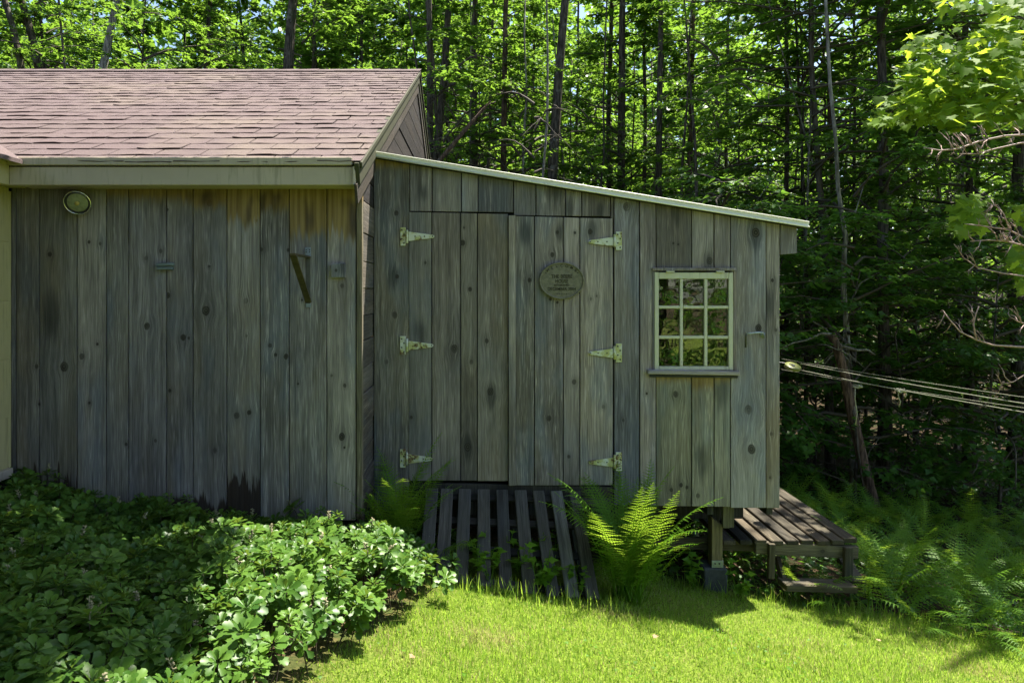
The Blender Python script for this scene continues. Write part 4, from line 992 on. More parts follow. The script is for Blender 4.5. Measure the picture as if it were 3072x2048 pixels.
MT_ = [((1290, 470), (1287, 200), 12.5, 26, 'bark', 'black straight trunk standing close behind the gable'),
       ((1306, 470), (1330, 207), 13, 30, 'bark', 'dark trunk curving right just past the gable peak'),
       ((1422, 507), (1426, 150), 14, 28, 'bark', 'straight black trunk in bright leaves behind the shed roof'),
       ((1464, 480), (1470, 300), 16, 13, 'bark', 'slim grey stem between two black trunks'),
       ((1506, 528), (1516, 178), 13.5, 23, 'bark_red', 'reddish flaking trunk above the left shed door'),
       ((1586, 546), (1594, 357), 16, 14, 'bark', 'slender black trunk between the red trunk and the big one'),
       ((1656, 557), (1682, 190), 12.5, 37, 'bark', 'biggest brown trunk behind the shed, bending right'),
       ((1722, 560), (1730, 300), 17, 12, 'bark', 'thin dark stem right of the biggest brown trunk'),
       ((1825, 580), (1832, 250), 14.5, 20, 'bark', 'dark stem close beside the thick straight black trunk'),
       ((1862, 580), (1868, 130), 13.5, 30, 'bark', 'thick straight black trunk above the right door'),
       ((1929, 598), (1935, 260), 14, 15, 'bark', 'slim straight black trunk left of the window board tops'),
       ((1976, 603), (1979, 140), 12.8, 25, 'bark', 'sturdy black trunk above the window'),
       ((2068, 620), (2078, 220), 13.5, 19, 'bark_red', 'mottled sunlit reddish trunk above the window'),
       ((2178, 640), (2185, 170), 15, 13, 'bark', 'slim trunk behind dense leaves right of the window'),
       ((2358, 670), (2355, 0), 12.2, 17, 'bark', 'tall dark pole straight trunk by the shed eave end')]
for i, (lo, hi, Y, wd, bk_, lb) in enumerate(MT_):
    tree('maple_tree', lb, G2, lo, hi, Y, wd, CR[(i+1) % 4] if i % 5 != 1 else CRS[0], bk_, dz=0.2)
G3 = 'trees beyond the clothesline'
RT_ = [((2478, 920), (2460, 600), 10.3, 22, 'bark', 'dark paired trunk nearest the eave end'),
       ((2494, 900), (2492, 750), 12, 15, 'bark_red', 'reddish trunk just right of the dark paired trunk'),
       ((2568, 880), (2567, 620), 12.5, 12, 'bark', 'thin black trunk behind the pale dead stem'),
       ((2656, 1180), (2646, 600), 10.0, 34, 'bark', 'thick black trunk behind the clothesline knots'),
       ((2872, 890), (2874, 800), 14, 14, 'bark_pale', 'pale sunlit slim trunk deep beyond the bare twigs'),
       ((2908, 930), (2906, 800), 10.6, 25, 'bark', 'thick dark trunk beyond the bare pink twigs'),
       ((2931, 930), (2930, 800), 12.4, 13, 'bark', 'slim dark trunk touching the thick one beyond the twigs'),
       ((3050, 950), (3052, 800), 9.8, 35, 'bark', 'heavy black trunk behind the bare twigs at the woods edge'),
       ((2750, 1000), (2745, 600), 13.0, 12, 'bark', 'thin trunk lost in shade between thick black trunks'),
       ((2415, 900), (2400, 300), 11.5, 11, 'bark', 'thin dark sapling right beside the shed eave')]
for i, (lo, hi, Y, wd, bk_, lb) in enumerate(RT_):
    tree('maple_tree', lb, G3, lo, hi, Y, wd, CRD[i % 2], bk_, dz=0.0, sc=1.12)
tree('maple_tree', 'leafy maple at the woods edge past the bare twigs', G3, (1440+.875*2048, 900), (1440+.88*2048, 400), 9.4, 40, CRD[0], 'bark', sc=1.1)
for k_, px_ in enumerate((420, 540, 700, 985, 1060, 1140, 1210)):
    tree('forest_tree', 'slender leafy tree standing deep in the woods', 'slender trees deep in the woods', (px_, 400), (px_+12, 100), 19+k_*.6, 9, CRB[k_ % 2], 'bark', sc=1.05, dz=0)
G6 = 'thin bare stems among the trees'
sr = random.Random(91)
for i in range(34):
    Y = sr.uniform(10.5, 17); px = sr.uniform(1300, 3060); X = (px-CX)/F*Y
    t = thing('bare_stem', 'thin dark bare stem among the forest trunks', 'stem', (X, Y, gzf(X, Y)), G6)
    ln = sr.uniform(-.09, .09); pts = [(ln*k+sr.uniform(-.04, .04), sr.uniform(-.03, .03), -.1+1.0*k) for k in range(9)]
    me = trunk_mesh(pts, sr.uniform(.022, .045), .012, 6); me.materials.append(M['bark' if i % 4 else 'bark_pale'])
    q = bpy.data.objects.new('stem', me); COL.objects.link(q); q.parent = t
    c = bpy.data.objects.new('branches', CRS[i % 3][1]); COL.objects.link(c); c.parent = t; c['kind'] = 'stuff'; c.scale = (.9, .9, sr.uniform(1.2, 2.0)); c.rotation_euler = (0, 0, sr.uniform(0, 6))
# ---- deep woods: more trees row behind row
G4 = 'slender trees deep in the woods'
for i in range(60):
    Y = 18+i*0.42+vr.uniform(-.6, .6); X = vr.uniform(-.74, .84)*Y
    px = X/Y*F+CX
    o = tree('forest_tree', 'slender leafy tree standing deep in the woods', G4, (px, 800), (px+vr.uniform(-25, 25), 300), Y, vr.uniform(9, 20)*15/Y+4, CR[i % 4] if i % 3 else CRB[i % 2], 'bark', sc=vr.uniform(.95, 1.25), dz=vr.uniform(-1.2, .8))
# far wood that reads as one mass
r0 = np.random.default_rng(5)
n = 60000
ang = r0.uniform(-.80, .90, n); Yd = r0.uniform(42, 62, n); hz = np.abs(r0.normal(0, 8, n))+r0.uniform(0, 16, n)
keepm = (np.sin(ang*23)+np.sin(ang*9+1))*1.5+27 > hz+r0.normal(0, 2, n)
ang, Yd, hz = ang[keepm], Yd[keepm], hz[keepm]; n = len(ang)
pos = np.stack([ang*Yd, Yd, gz(ang*Yd, Yd)+hz-.5], 1)
V, T, tone = scatter(LEAF[0], LEAF[1], pos, r0.normal(0, 1, (n, 3)), np.array([0, -.4, 1])+r0.normal(0, .5, (n, 3)), r0.uniform(.45, .95, n), np.clip(r0.normal(.5, .22, n), 0, 1))
o = add('distant_woods', npmesh('distant_woods', V, T, tone), 'leaf'); o['kind'] = 'stuff'; o['label'] = 'far mass of green woodland behind all trunks'
# ---- understory saplings
G5 = 'understory saplings in the shade'
US = [(2.9, 8.2), (3.7, 8.8), (4.6, 8.4), (5.5, 8.9), (6.3, 8.3), (7.2, 9.0), (5.0, 10.2), (6.6, 10.6), (4.2, 11.5), (8.6, 12.0)]
for i, (x, y) in enumerate(US):
    t = thing('maple_sapling', 'low leafy maple sapling in the deep shade beyond the deck', 'sapling', (x, y, gzf(x, y)), G5)
    pts = [(vr.uniform(-.05, .05)*k, vr.uniform(-.05, .05)*k, -.05+.75*k) for k in range(5)]
    me = trunk_mesh(pts, .02, .008, 6); me.materials.append(M['bark']); q = bpy.data.objects.new('trunk', me); COL.objects.link(q); q.parent = t
    a_ = vr.uniform(0, 6.28); s_ = vr.uniform(.9, 1.3)
    for nm_, me in (('crown', CRS[i % 3][0]), ('branches', CRS[i % 3][1])):
        c = bpy.data.objects.new(nm_, me); COL.objects.link(c); c.parent = t; c.rotation_euler = (0, 0, a_); c.scale = (s_, s_, s_)
# ---- leaning dead tree and pale sapling beyond the clothesline
def pxtube(name, parent, pts, Y, w0, w1, mat, sides=8, jit=.08):
    pp = [P(a, b, Y+(c if c else 0)) for a, b, c in [(q+(0,))[:3] if len(q) == 2 else q for q in pts]]
    n = len(pp); rad = [(w0+(w1-w0)*i/(n-1))/F*Y/2 for i in range(n)]
    return tube(name, parent, pp, rad, mat, sides, jit, True, r=vr)
Yd_ = 8.0
dt = thing('dead_leaning_tree', 'broken lichen grey dead tree leaning left behind the clothesline', 'tree', tuple(P(2625, 1545, Yd_)))
pxtube('trunk', dt, [(2632, 1570), (2618, 1500), (2600, 1430), (2575, 1330), (2552, 1220), (2535, 1130), (2512, 1045), (2494, 1000)], Yd_, 34, 24, 'bark_red', 10)
pxtube('limb', dt, [(2494, 1002), (2465, 1000), (2420, 1020), (2380, 1028), (2330, 1052)], Yd_, 10, 3, 'bark_pale', 6)
pxtube('limb', dt, [(2505, 1030), (2535, 1040), (2570, 1050), (2605, 1050), (2625, 1064)], Yd_, 12, 4, 'bark_pale', 6)
pxtube('limb', dt, [(2500, 1010), (2475, 985), (2440, 965), (2425, 925)], Yd_, 5, 2, 'bark_pale', 5)
pxtube('limb', dt, [(2560, 1230), (2572, 1330), (2580, 1400), (2592, 1470)], Yd_-.1, 9, 6, 'bark', 6)
pxtube('limb', dt, [(2592, 1400), (2610, 1350), (2640, 1310)], Yd_, 5, 2, 'bark', 5)
for i in range(16):
    x, y = vr.uniform(2440, 2600), vr.uniform(985, 1120)
    pxtube('dead_twig', dt, [(2515, 1050), ((2515+x)/2+vr.uniform(-8, 8), (1050+y)/2+vr.uniform(-14, 4)), (x, y)], Yd_+vr.uniform(-.2, .2), 3.5, 1.4, 'bark_pale', 4)
ps = thing('pale_sapling', 'pale smooth slender stem rising behind the dead leaning tree', 'tree', tuple(P(2556, 1420, 8.6)))
pxtube('trunk', ps, [(2560, 1460), (2552, 1250), (2543, 1040), (2536, 930), (2530, 860), (2533, 760), (2537, 710), (2525, 640), (2514, 560), (2508, 430), (2490, 250), (2480, 60), (2470, -150)], 8.6, 18, 8, 'bark_pale', 9)
pxtube('limb', ps, [(2545, 930), (2560, 890), (2580, 850), (2610, 832), (2640, 815)], 8.6, 7, 3, 'bark_pale', 6)
pxtube('limb', ps, [(2537, 715), (2555, 690), (2565, 640), (2590, 560)], 8.6, 6, 3, 'bark_pale', 6)
# leaning poles in the woods (diagonal pale stems in the photo)
for i, (a_, b_, Y_, w_, lb) in enumerate([((1318, 480), (1405, 380), 12, 14, 'leaning brown log against the woods by the gable'), ((2375, 270), (2320, 60), 11, 5, 'thin pale leaning pole high right of the window'), ((2470, 330), (2530, 250), 11.5, 4, 'thin broken pale stick crossing the trunks'), ((2440, 120), (2410, 700), 10.8, 6, 'thin tall pale stem beside the eave end')]):
    A, B = P(*a_, Y_), P(*b_, Y_); A, B = (A, B) if A.z < B.z else (B, A)
    d_ = (B-A).normalized(); k = (A.z-gzf(A.x, Y_))/max(.25, d_.z); base = A-d_*k
    lt = thing('leaning_stem', lb, 'stem', tuple(base))
    tube('stem', lt, [base-d_*.1, base.lerp(B, .5)+Vector((.05, 0, 0)), B, B+d_*.6], [w_/F*Y_*.65, w_/F*Y_*.55, w_/F*Y_*.45, w_/F*Y_*.2], 'bark_pale' if i else 'bark_red', 7, .08, r=vr)
# ---- near maple with sunlit leaves and dead lower twigs at the right
nmt = thing('near_maple', 'bright sunlit maple boughs with bare pink lower twigs at the lawn edge', 'tree', (5.55, 6.2, gzf(5.55, 6.2)))
tube('trunk', nmt, [Vector((5.55, 6.2, gzf(5.55, 6.2)-.1)), Vector((5.5, 6.2, 1.5)), Vector((5.45, 6.2, 3.2)), Vector((5.5, 6.3, 5.5)), Vector((5.5, 6.4, 8))], [.12, .09, .08, .06, .03], 'bark', 10, .06, r=vr)
mb = []
def maple_blob(px, py, sx, sy, n, Y, dy, r):
    for _ in range(int(n*2.1)):
        u, v_ = r.normal(0, 1), r.normal(0, 1)
        if u*u+v_*v_ > 4.5: continue
        y_ = Y+r.normal(0, dy); q = P(px+u*sx, py+v_*sy, y_); mb.append((q, r))
r9 = np.random.default_rng(9)
for a_ in ((2960, 190, 75, 60, 150), (2830, 250, 75, 45, 130), (3040, 110, 60, 60, 80), (2720, 320, 50, 26, 65), (2900, 330, 80, 30, 85), (3060, 300, 60, 45, 90), (2640, 362, 22, 10, 12), (2870, 8, 40, 14, 22), (3020, 10, 50, 18, 40), (2790, 130, 40, 20, 30), (2760, 225, 40, 25, 35),
           (2910, 615, 26, 18, 28), (2880, 680, 18, 20, 20), (2930, 655, 22, 16, 18), (3060, 640, 18, 12, 14), (3060, 790, 20, 28, 28), (3075, 850, 10, 15, 8)):
    maple_blob(*a_, 6.3, .30, r9)
pos = np.array([tuple(q) for q, _ in mb]); n = len(pos)
fw = np.stack([r9.normal(-.55, .6, n), r9.normal(-.45, .6, n), r9.normal(-.55, .35, n)], 1); nm_ = np.array([-.1, -.35, 1.0])+r9.normal(0, .35, (n, 3))
V, T, tone = scatter(MAPLE[0], MAPLE[1], pos, fw, nm_, r9.uniform(.07, .13, n), np.clip(r9.normal(.55, .2, n), 0, 1))
add('leaves', npmesh('leaves', V, T, tone), 'leaf_maple', nmt)
for pts, w0 in (([(3200, 360), (3060, 300), (2960, 240), (2860, 220), (2780, 270), (2700, 320), (2640, 355)], 9), ([(3060, 300), (3000, 180), (2900, 110), (2800, 130)], 6), ([(2960, 240), (2900, 310), (2820, 335)], 5), ([(3200, 130), (3080, 60), (2990, 40), (2900, 50), (2840, 10)], 6), ([(3200, 700), (3040, 660), (2940, 640), (2880, 680)], 5), ([(3200, 880), (3070, 820), (3050, 770)], 5), ([(3200, 200), (3100, 130), (3040, 60)], 5)):
    pxtube('bough', nmt, [(a, b) for a, b in pts], 6.3, w0, 2.5, 'bark', 6)
def dead_limb(pts, Y, w0, w1, ntw, seed, up=1.0):
    r = random.Random(seed)
    pxtube('bare_limb', nmt, pts, Y, w0, w1, 'twig_pink', 7, .05)
    tb = []
    for _ in range(ntw):
        i = r.randrange(len(pts)-1); f = r.random(); x = pts[i][0]+(pts[i+1][0]-pts[i][0])*f; y = pts[i][1]+(pts[i+1][1]-pts[i][1])*f
        L = r.uniform(18, 60); a = r.uniform(-.9, .9)+(math.pi if r.random() < .25 else 0)
        ex, ey = x-L*.5*abs(math.cos(a)), y-L*math.cos(a)*up*.8; mx, my = (x+ex)/2+r.uniform(-7, 7), (y+ey)/2+r.uniform(-5, 5)
        dY = r.uniform(-.12, .12)
        tb.append(tube_arrays([P(x, y, Y), P(mx, my, Y+dY*.5), P(ex, ey, Y+dY)], [.0042, .0032, .0016], 4))
        for _k in range(2):
            e2 = (ex+r.uniform(-16, 10), ey+r.uniform(-18, 12)); tb.append(tube_arrays([P(mx, my, Y+dY*.5), P((mx+e2[0])/2+3, (my+e2[1])/2, Y+dY), P(*e2, Y+dY)], [.0026, .002, .0012], 3))
    V, T = join_tubes(tb); o = add('bare_twigs', npmesh('bare_twigs', V, T, smooth=True), 'twig_pink', nmt); o['kind'] = 'stuff'
dead_limb([(3170, 395), (3072, 405), (3015, 408), (2938, 424), (2874, 447), (2820, 452), (2772, 443)], 5.2, 8, 3.5, 26, 1)
dead_limb([(3170, 425), (3060, 430), (2985, 447), (2930, 462), (2880, 462)], 5.25, 6, 3, 12, 2)
dead_limb([(3160, 770), (3072, 737), (3020, 724), (2962, 720), (2912, 724)], 5.2, 6, 3, 14, 3)
dead_limb([(3160, 740), (3072, 712), (3024, 689), (2941, 677), (2895, 672)], 5.3, 6, 3, 10, 4)
dead_limb([(3030, 690), (3010, 640), (2990, 620), (2965, 610)], 5.3, 4, 2.5, 6, 5)
dead_limb([(3170, 1045), (3072, 1041), (2978, 1035), (2929, 1019), (2879, 994), (2850, 960), (2833, 938)], 5.1, 7, 3, 9, 6)
dead_limb([(2929, 1019), (2920, 973), (2928, 940), (2937, 919)], 5.1, 5, 3, 3, 7)
dead_limb([(3160, 840), (3010, 820), (2933, 803), (2887, 770)], 5.2, 5, 2.5, 7, 8)
dead_limb([(3160, 1110), (3072, 1125), (3040, 1145), (3000, 1152)], 5.1, 4, 2.5, 5, 9)
dead_limb([(3160, 990), (3072, 970), (3055, 965), (3030, 950)], 5.15, 4, 2.5, 6, 10)
# ---- unseen maple left of the picture, its crowns shaped to shade the groundcover
(V, T, tone), (BV, BT) = crown_arrays(77, 5.6, 8.4, 2.5, 90, 13, 16, .14, prof=lambda u: .8)
V = V+np.array([-.2, 3.7, 0])
ok = None
st = thing('shade_maple', 'unseen tall maple beside the cream wing, shaped to shade the groundcover', 'tree', (-3.3, 1.0, gzf(-3.3, 1.0)))
cent = V.reshape(-1, 6, 3).mean(1)
kk = (cent[:, 0] < -1.22+.34*(cent[:, 2]-.4)+.15*np.sin(cent[:, 1]*5)) & (cent[:, 1] < 4.0+.3*(cent[:, 2]-2.5)) 
idx = np.repeat(kk, 6); V2 = V[idx]; tone2 = tone[idx]; nk = kk.sum()
T2 = (np.array(LEAF[1])[None]+(np.arange(nk)*6)[:, None, None]).reshape(-1, 3)
add('crown', npmesh('crown', V2, T2, tone2), 'leaf', st)
(V, T, tone), _b = crown_arrays(78, 5.4, 10.0, 3.0, 90, 13, 16, .14, prof=lambda u: .9-.4*abs(u-.4))  # further unseen crown added to block sky light over the bed
V = V+np.array([-2.9, 1.9, 0]); cent = V.reshape(-1, 6, 3).mean(1)
kk = (cent[:, 0] < -1.25+.34*(cent[:, 2]-.4)) & (cent[:, 1] < 3.9+.3*(cent[:, 2]-2.5)) & (cent[:, 2] > 1.9+.45*np.maximum(cent[:, 1], 0)+.6)
idx = np.repeat(kk, 6); nk = int(kk.sum())
add('crown', npmesh('crown', V[idx], (np.array(LEAF[1])[None]+(np.arange(nk)*6)[:, None, None]).reshape(-1, 3), tone[idx]), 'leaf', st)
(V, T, tone), _b = crown_arrays(79, 4.2, 9.0, 3.6, 90, 13, 16, .15, prof=lambda u: .95-.3*abs(u-.4))  # crown added on the camera side to dim the sky at left
V = V+np.array([-2.6, -1.2, 0]); cent = V.reshape(-1, 6, 3).mean(1)
kk = (cent[:, 0] < -1.3+.34*(cent[:, 2]-.4)) & (cent[:, 2] > 2.5+.45*np.maximum(cent[:, 1], 0)+.6)
idx = np.repeat(kk, 6); nk = int(kk.sum())
add('crown', npmesh('crown', V[idx], (np.array(LEAF[1])[None]+(np.arange(nk)*6)[:, None, None]).reshape(-1, 3), tone[idx]), 'leaf', st)
tube('limb', st, [Vector((-3.15, 1.3, 3.2)), Vector((-3.0, 0, 5)), Vector((-2.6, -1.2, 6.5)), Vector((-2.5, -2, 8))], [.12, .1, .06, .03], 'bark', 9, .06, r=vr)
tube('trunk', st, [Vector((-3.3, 1.0, gzf(-3.3, 1)-.1)), Vector((-3.25, 1.1, 2)), Vector((-3.0, 1.5, 4.2)), Vector((-2.2, 2.5, 5.6)), Vector((-.9, 3.8, 6.6)), Vector((-.5, 4.0, 7.6))], [.2, .17, .14, .1, .06, .03], 'bark', 10, .06, r=vr)
tube('limb', st, [Vector((-3.0, 1.5, 4.2)), Vector((-3.1, 1.6, 6)), Vector((-3, 1.8, 8.5))], [.12, .09, .03], 'bark', 9, .06, r=vr)
# ---- trees on the camera's side of the lawn (some seen in the panes; first entries added to cut sky light)
for i, (x, y, s) in enumerate([(-2.7, -2.3, .72), (-1.1, -2.6, .6), (-.7, -4.2, .8), (3.4, -3.2, .62), (5.6, -4.6, .8), (1.2, -6.5, .8), (8.5, -6.0, 1.0), (-4.0, -10.0, 1.0)]):
    t = thing('lawn_maple', 'out-of-view maple across the lawn from the shed', 'tree', (x, y, gzf(x, y)), 'maples across the lawn')
    me = trunk_mesh([(vr.uniform(-.06, .06), vr.uniform(-.06, .06), -.1+1.1*k) for k in range(9)], .13, .04); me.materials.append(M['bark'])
    q = bpy.data.objects.new('trunk', me); COL.objects.link(q); q.parent = t
    for nm_, me in (('crown', CR[i % 4][0]), ('branches', CR[i % 4][1])):
        c = bpy.data.objects.new(nm_, me); COL.objects.link(c); c.parent = t; c.scale = (s, s, s); c.location = (0, 0, -1.3*s); c.rotation_euler = (0, 0, i*1.3)

for i, (x, y, s) in enumerate([(1.6, -2.6, .9), (2.6, -2.2, .8), (3.6, -2.5, 1.0), (4.7, -3.0, 1.1), (.8, -3.6, 1.0), (2.2, -4.2, 1.2)]):
    t = thing('lawn_shrub', 'leafy shrub across the lawn facing the shed window', 'shrub', (x, y, gzf(x, y)), 'shrubs across the lawn')
    for nm_, me in (('crown', CRS[i % 3][0]), ('branches', CRS[i % 3][1])):
        c = bpy.data.objects.new(nm_, me); COL.objects.link(c); c.parent = t; c.scale = (s, s, s); c.rotation_euler = (0, 0, i*1.7); c.location = (0, 0, -.25)
gr0 = np.random.default_rng(88)
# ------------------------------------------------------------------ ferns
def frond_mesh(seed, curl=1.25, npair=34, W=.145, teeth=6, hwk=.06):
    r = random.Random(seed); V, T, tone = [], [], []
    pts, ang = [np.array([0., 0., 0.])], .12
    N = 40
    for i in range(N):
        a = .10+curl*(i/N)**1.5; pts.append(pts[-1]+np.array([math.sin(a), 0, math.cos(a)])/N)
    pts = np.array(pts)
    def at(t): s = t*N; i = min(int(s), N-1); return pts[i]*(1-s+i)+pts[i+1]*(s-i), nrmz(pts[i+1]-pts[i])
    tb = tube_arrays(pts[::4], list(np.linspace(.006, .0012, len(pts[::4]))), 4, cap=False); V += tb[0]; T += tb[1]; tone += [.9]*len(tb[0])
    for j in range(npair):
        t = .20+.79*j/(npair-1); p, d = at(t); up = np.array([-d[2], 0, d[0]])
        l = r.uniform(.86, 1.08)*W*(math.sin(math.pi*min(1, (.12+.88*(t-.2)/.8)**.75)))**.8*(1.0 if j < npair-2 else .8)+.006
        for sg in (-1, 1):
            dr = nrmz(np.array([0, sg, 0])+d*(.32+.25*t)+up*r.uniform(-.30, .16)); b0 = len(V); hw = l*hwk+.003
            side = nrmz(np.cross(dr, up)); tn = min(1, max(0, r.gauss(.5, .15)))
            for k in range(teeth+1):
                u = k/teeth; c = p+dr*l*u-up*(.12*l*u*u); ww = hw*(1-u*.9)
                V.append(tuple(c)); V.append(tuple(c+side*ww+dr*ww*.7)); V.append(tuple(c-side*ww+dr*ww*.7)); tone += [tn]*3
            for k in range(teeth):
                a = b0+k*3; T += [(a, a+3, a+1), (a, a+2, a+3)]
    me = npmesh('frond', V, T, tone); me.materials.append(M['fern']); return me
FM = [frond_mesh(1, .85), frond_mesh(2, 1.15, W=.135), frond_mesh(3, .6, W=.11), frond_mesh(4, 1.4)]
FM2 = [frond_mesh(11, .9, 22, .15, 4, .11), frond_mesh(12, 1.2, 22, .16, 4, .12), frond_mesh(13, .6, 20, .14, 4, .11), frond_mesh(14, 1.4, 22, .15, 4, .11)]
def fern(loc, L, nf, seed, label, group=None, spread=(.25, .75), az0=None):
    r = random.Random(seed)
    t = thing('fern', label, 'fern', loc, group)
    for i in range(nf):
        o = bpy.data.objects.new('frond', (FM2 if group else FM)[r.randrange(4) if group else r.choice((0, 0, 2, 2, 1))]); COL.objects.link(o); o.parent = t
        az = (2*math.pi*i/nf+r.uniform(-.35, .35)) if az0 is None else r.gauss(az0, .9)
        tl = r.uniform(*spread)
        o.rotation_mode = 'XYZ'; o.matrix_basis = Matrix.Rotation(az, 4, 'Z') @ Matrix.Rotation(tl, 4, 'Y') @ Matrix.Rotation(r.uniform(-.55, .55), 4, 'Z') @ Matrix.Scale(L*r.uniform(.75, 1.12), 4)
        o.location = (r.uniform(-.08, .08), r.uniform(-.07, .07), 0)
    return t
ff = P(1880, 1745, 4.2)
def fz(x, y, dz=-.02): return (x, y, gzf(x, y)+dz)
fern(fz(.91, 4.25), .88, 34, 1, 'large bright fern with sunlit frond tips beside the ramp', spread=(.0, .22))
fern(fz(.98, 4.34), .58, 14, 2, 'shorter fern tucked behind the large bright fern', spread=(.15, .42))
fern(fz(-.54, 4.46), .80, 26, 3, 'dark green fern in the corner beside the ramp', spread=(.05, .55))
fern(fz(-.40, 4.34), .50, 12, 4, 'small drooping fern in the corner by the groundcover', spread=(.3, .9))
GF = 'fern bank beyond the lawn'
fr = random.Random(12); cnt = 0
for row in range(8):
    for k in range(8):
        y = 4.85+row*.42+fr.uniform(-.15, .15); x = (1.98 if y < 4.95 else 2.75)+k*.46+fr.uniform(-.18, .18)+row*.10
        if y < 4.6+.0*x: continue
        if x < 2.95 and 4.8 < y < 7.1 and x > 1.1: 
            if y > 5.0: x += .35
        if x/y > .86: continue
        if row == 0 and k < 1: continue
        fern(fz(x, y), fr.uniform(.52, .80), 7 if row < 4 else 6, 40+cnt, ('leafy fern close beside the slatted deck' if x < 3.25 else 'leafy fern at the lawn edge of the fern bank') if row < 3 else ('shaded fern in the middle of the fern bank' if row < 6 else 'shaded fern at the back of the bank below the saplings'), GF, (.15, .8)); cnt += 1
for (x, y, L) in ((2.95, 4.62, .5), (3.2, 4.50, .55), (3.5, 4.42, .55), (1.9, 5.3, .4), (2.1, 5.6, .45), (2.5, 5.5, .4)):
    fern(fz(x, y), L, 7, 300+cnt, 'small low fern where the lawn meets the fern bank' if y < 4.8 else 'small fern growing in the dark under the deck', GF, (.3, .95)); cnt += 1
n = 15000
ux = gr0.uniform(.9, 7.5, n); uy = gr0.uniform(4.5, 10.5, n)
ku = (uy > np.where(ux < 2.5, 4.92-.10*(ux-1.5), 4.82-.16*(ux-2.5))+gr0.normal(0, .06, n)) & (ux < .9*uy)
ux, uy = ux[ku], uy[ku]; n = len(ux)
clump = np.sin(ux*3.3+np.sin(uy*2.7))*np.sin(uy*3.9+ux)*.5+.5
V, T, tone = scatter(LEAF[0], LEAF[1], np.stack([ux, uy, gz(ux, uy)+gr0.uniform(0, 1, n)**1.5*(.05+.2*clump)*np.where((ux < 2.9) & (uy < 5.3), .3, 1.0)], 1), np.stack([gr0.normal(0, 1, n), gr0.normal(-.2, 1, n), gr0.normal(.1, .3, n)], 1), np.array([0, -.15, 1])+gr0.normal(0, .35, (n, 3)), gr0.uniform(.03, .075, n), np.clip(gr0.normal(.5, .25, n), 0, 1))
o = add('undergrowth', npmesh('undergrowth', V, T, tone), 'leaf_dark'); o['kind'] = 'stuff'; o['label'] = 'low leafy undergrowth on the shaded woodland floor'
# ---- small weeds under the ramp slats
def weed_mesh(seed):
    r = np.random.default_rng(seed); pos, fw, nm, sz = [], [], [], []
    tb = []
    for s in range(4):
        az = r.uniform(0, 6.28); top = np.array([math.cos(az)*.07, math.sin(az)*.07, r.uniform(.12, .26)])
        tb.append(tube_arrays([np.zeros(3), top*.5+np.array([0, 0, .02]), top], [.003, .0025, .0015], 4, cap=False))
        for k in range(7):
            a = r.uniform(0, 6.28); h = r.uniform(.45, 1.0)
            pos.append(top*h); fw.append([math.cos(a), math.sin(a), r.uniform(-.2, .3)]); nm.append([0, -.2, 1]+r.normal(0, .25, 3)); sz.append(r.uniform(.035, .065))
    V, T, tone = scatter(LEAF[0], LEAF[1], np.array(pos), np.array(fw), np.array(nm), np.array(sz), r.uniform(.4, 1, len(pos)))
    BV, BT = join_tubes(tb); nb_ = len(V)
    V = np.concatenate([V, np.array(BV)]); T = np.concatenate([T, np.array(BT)+nb_]); tone = np.concatenate([tone, np.full(len(BV), .5)])
    me = npmesh('weed', V, T, tone); me.materials.append(M['fern']); return me
WMs = [weed_mesh(i) for i in range(3)]
wr = random.Random(3)
for i in range(14):
    px = wr.uniform(1330, 1790); Y_ = wr.uniform(4.12, 4.5); x = (px-CX)/F*Y_
    o = add('weed', WMs[i % 3], None, None, Matrix.Translation((x, Y_, gzf(x, Y_)-.01)) @ Matrix.Rotation(wr.uniform(0, 6), 4, 'Z') @ Matrix.Scale(wr.uniform(.7, 1.25), 4))
    tag(o, 'small leafy weed growing up between the ramp slats', 'weed', 'weeds under the ramp')
for i, (px, py, Y_) in enumerate(((2080, 1715, 4.75), (2215, 1780, 4.75), (2330, 1790, 5.3))):
    q = P(px, py, Y_); o = add('weed', WMs[i % 3], None, None, Matrix.Translation((q.x, Y_, gzf(q.x, Y_)-.01)) @ Matrix.Scale(1.1, 4))
    tag(o, 'small leafy weed in the shade under the deck edge', 'weed', 'weeds under the deck')

# ------------------------------------------------------------------ groundcover bed
PT = ([(0, 0, 0), (0, .34, .015), (0, .62, .02), (0, .82, 0), (0, 1, -.04), (.10, .30, .05), (.26, .60, .085), (.33, .74, .08), (.22, .78, .05), (.20, .92, .03), (-.10, .30, .05), (-.26, .60, .085), (-.33, .74, .08), (-.22, .78, .05), (-.20, .92, .03)],
      [(0, 5, 1), (1, 5, 6), (1, 6, 2), (2, 6, 7), (2, 7, 8), (2, 8, 3), (3, 8, 9), (3, 9, 4), (0, 1, 10), (1, 11, 10), (1, 2, 11), (2, 12, 11), (2, 13, 12), (2, 3, 13), (3, 14, 13), (3, 4, 14)])
gr = np.random.default_rng(21)
pos, fw, nm, sz, tn = [], [], [], [], []
stems = []; flowers = []
def bed_h(x, y): return .17+.10*math.exp(-((x+.75)**2/.5+(y-3.5)**2/.6))+.03*math.sin(x*7+y*5)
cand = []
y = 1.75
while y < 4.27:
    x = -3.05
    while x < 0.2:
        xx, yy = x+gr.uniform(-.05, .05), y+gr.uniform(-.05, .05)
        if xx < float(bed_edge(yy))-.03+gr.normal(0, .03) and xx > -2.95 and yy < 4.25: cand.append((xx, yy))
        x += .064
    y += .064
for k in range(26):   # the corner beside the ramp
    cand.append((gr.uniform(-.72, -.28), gr.uniform(4.25, 4.66)))
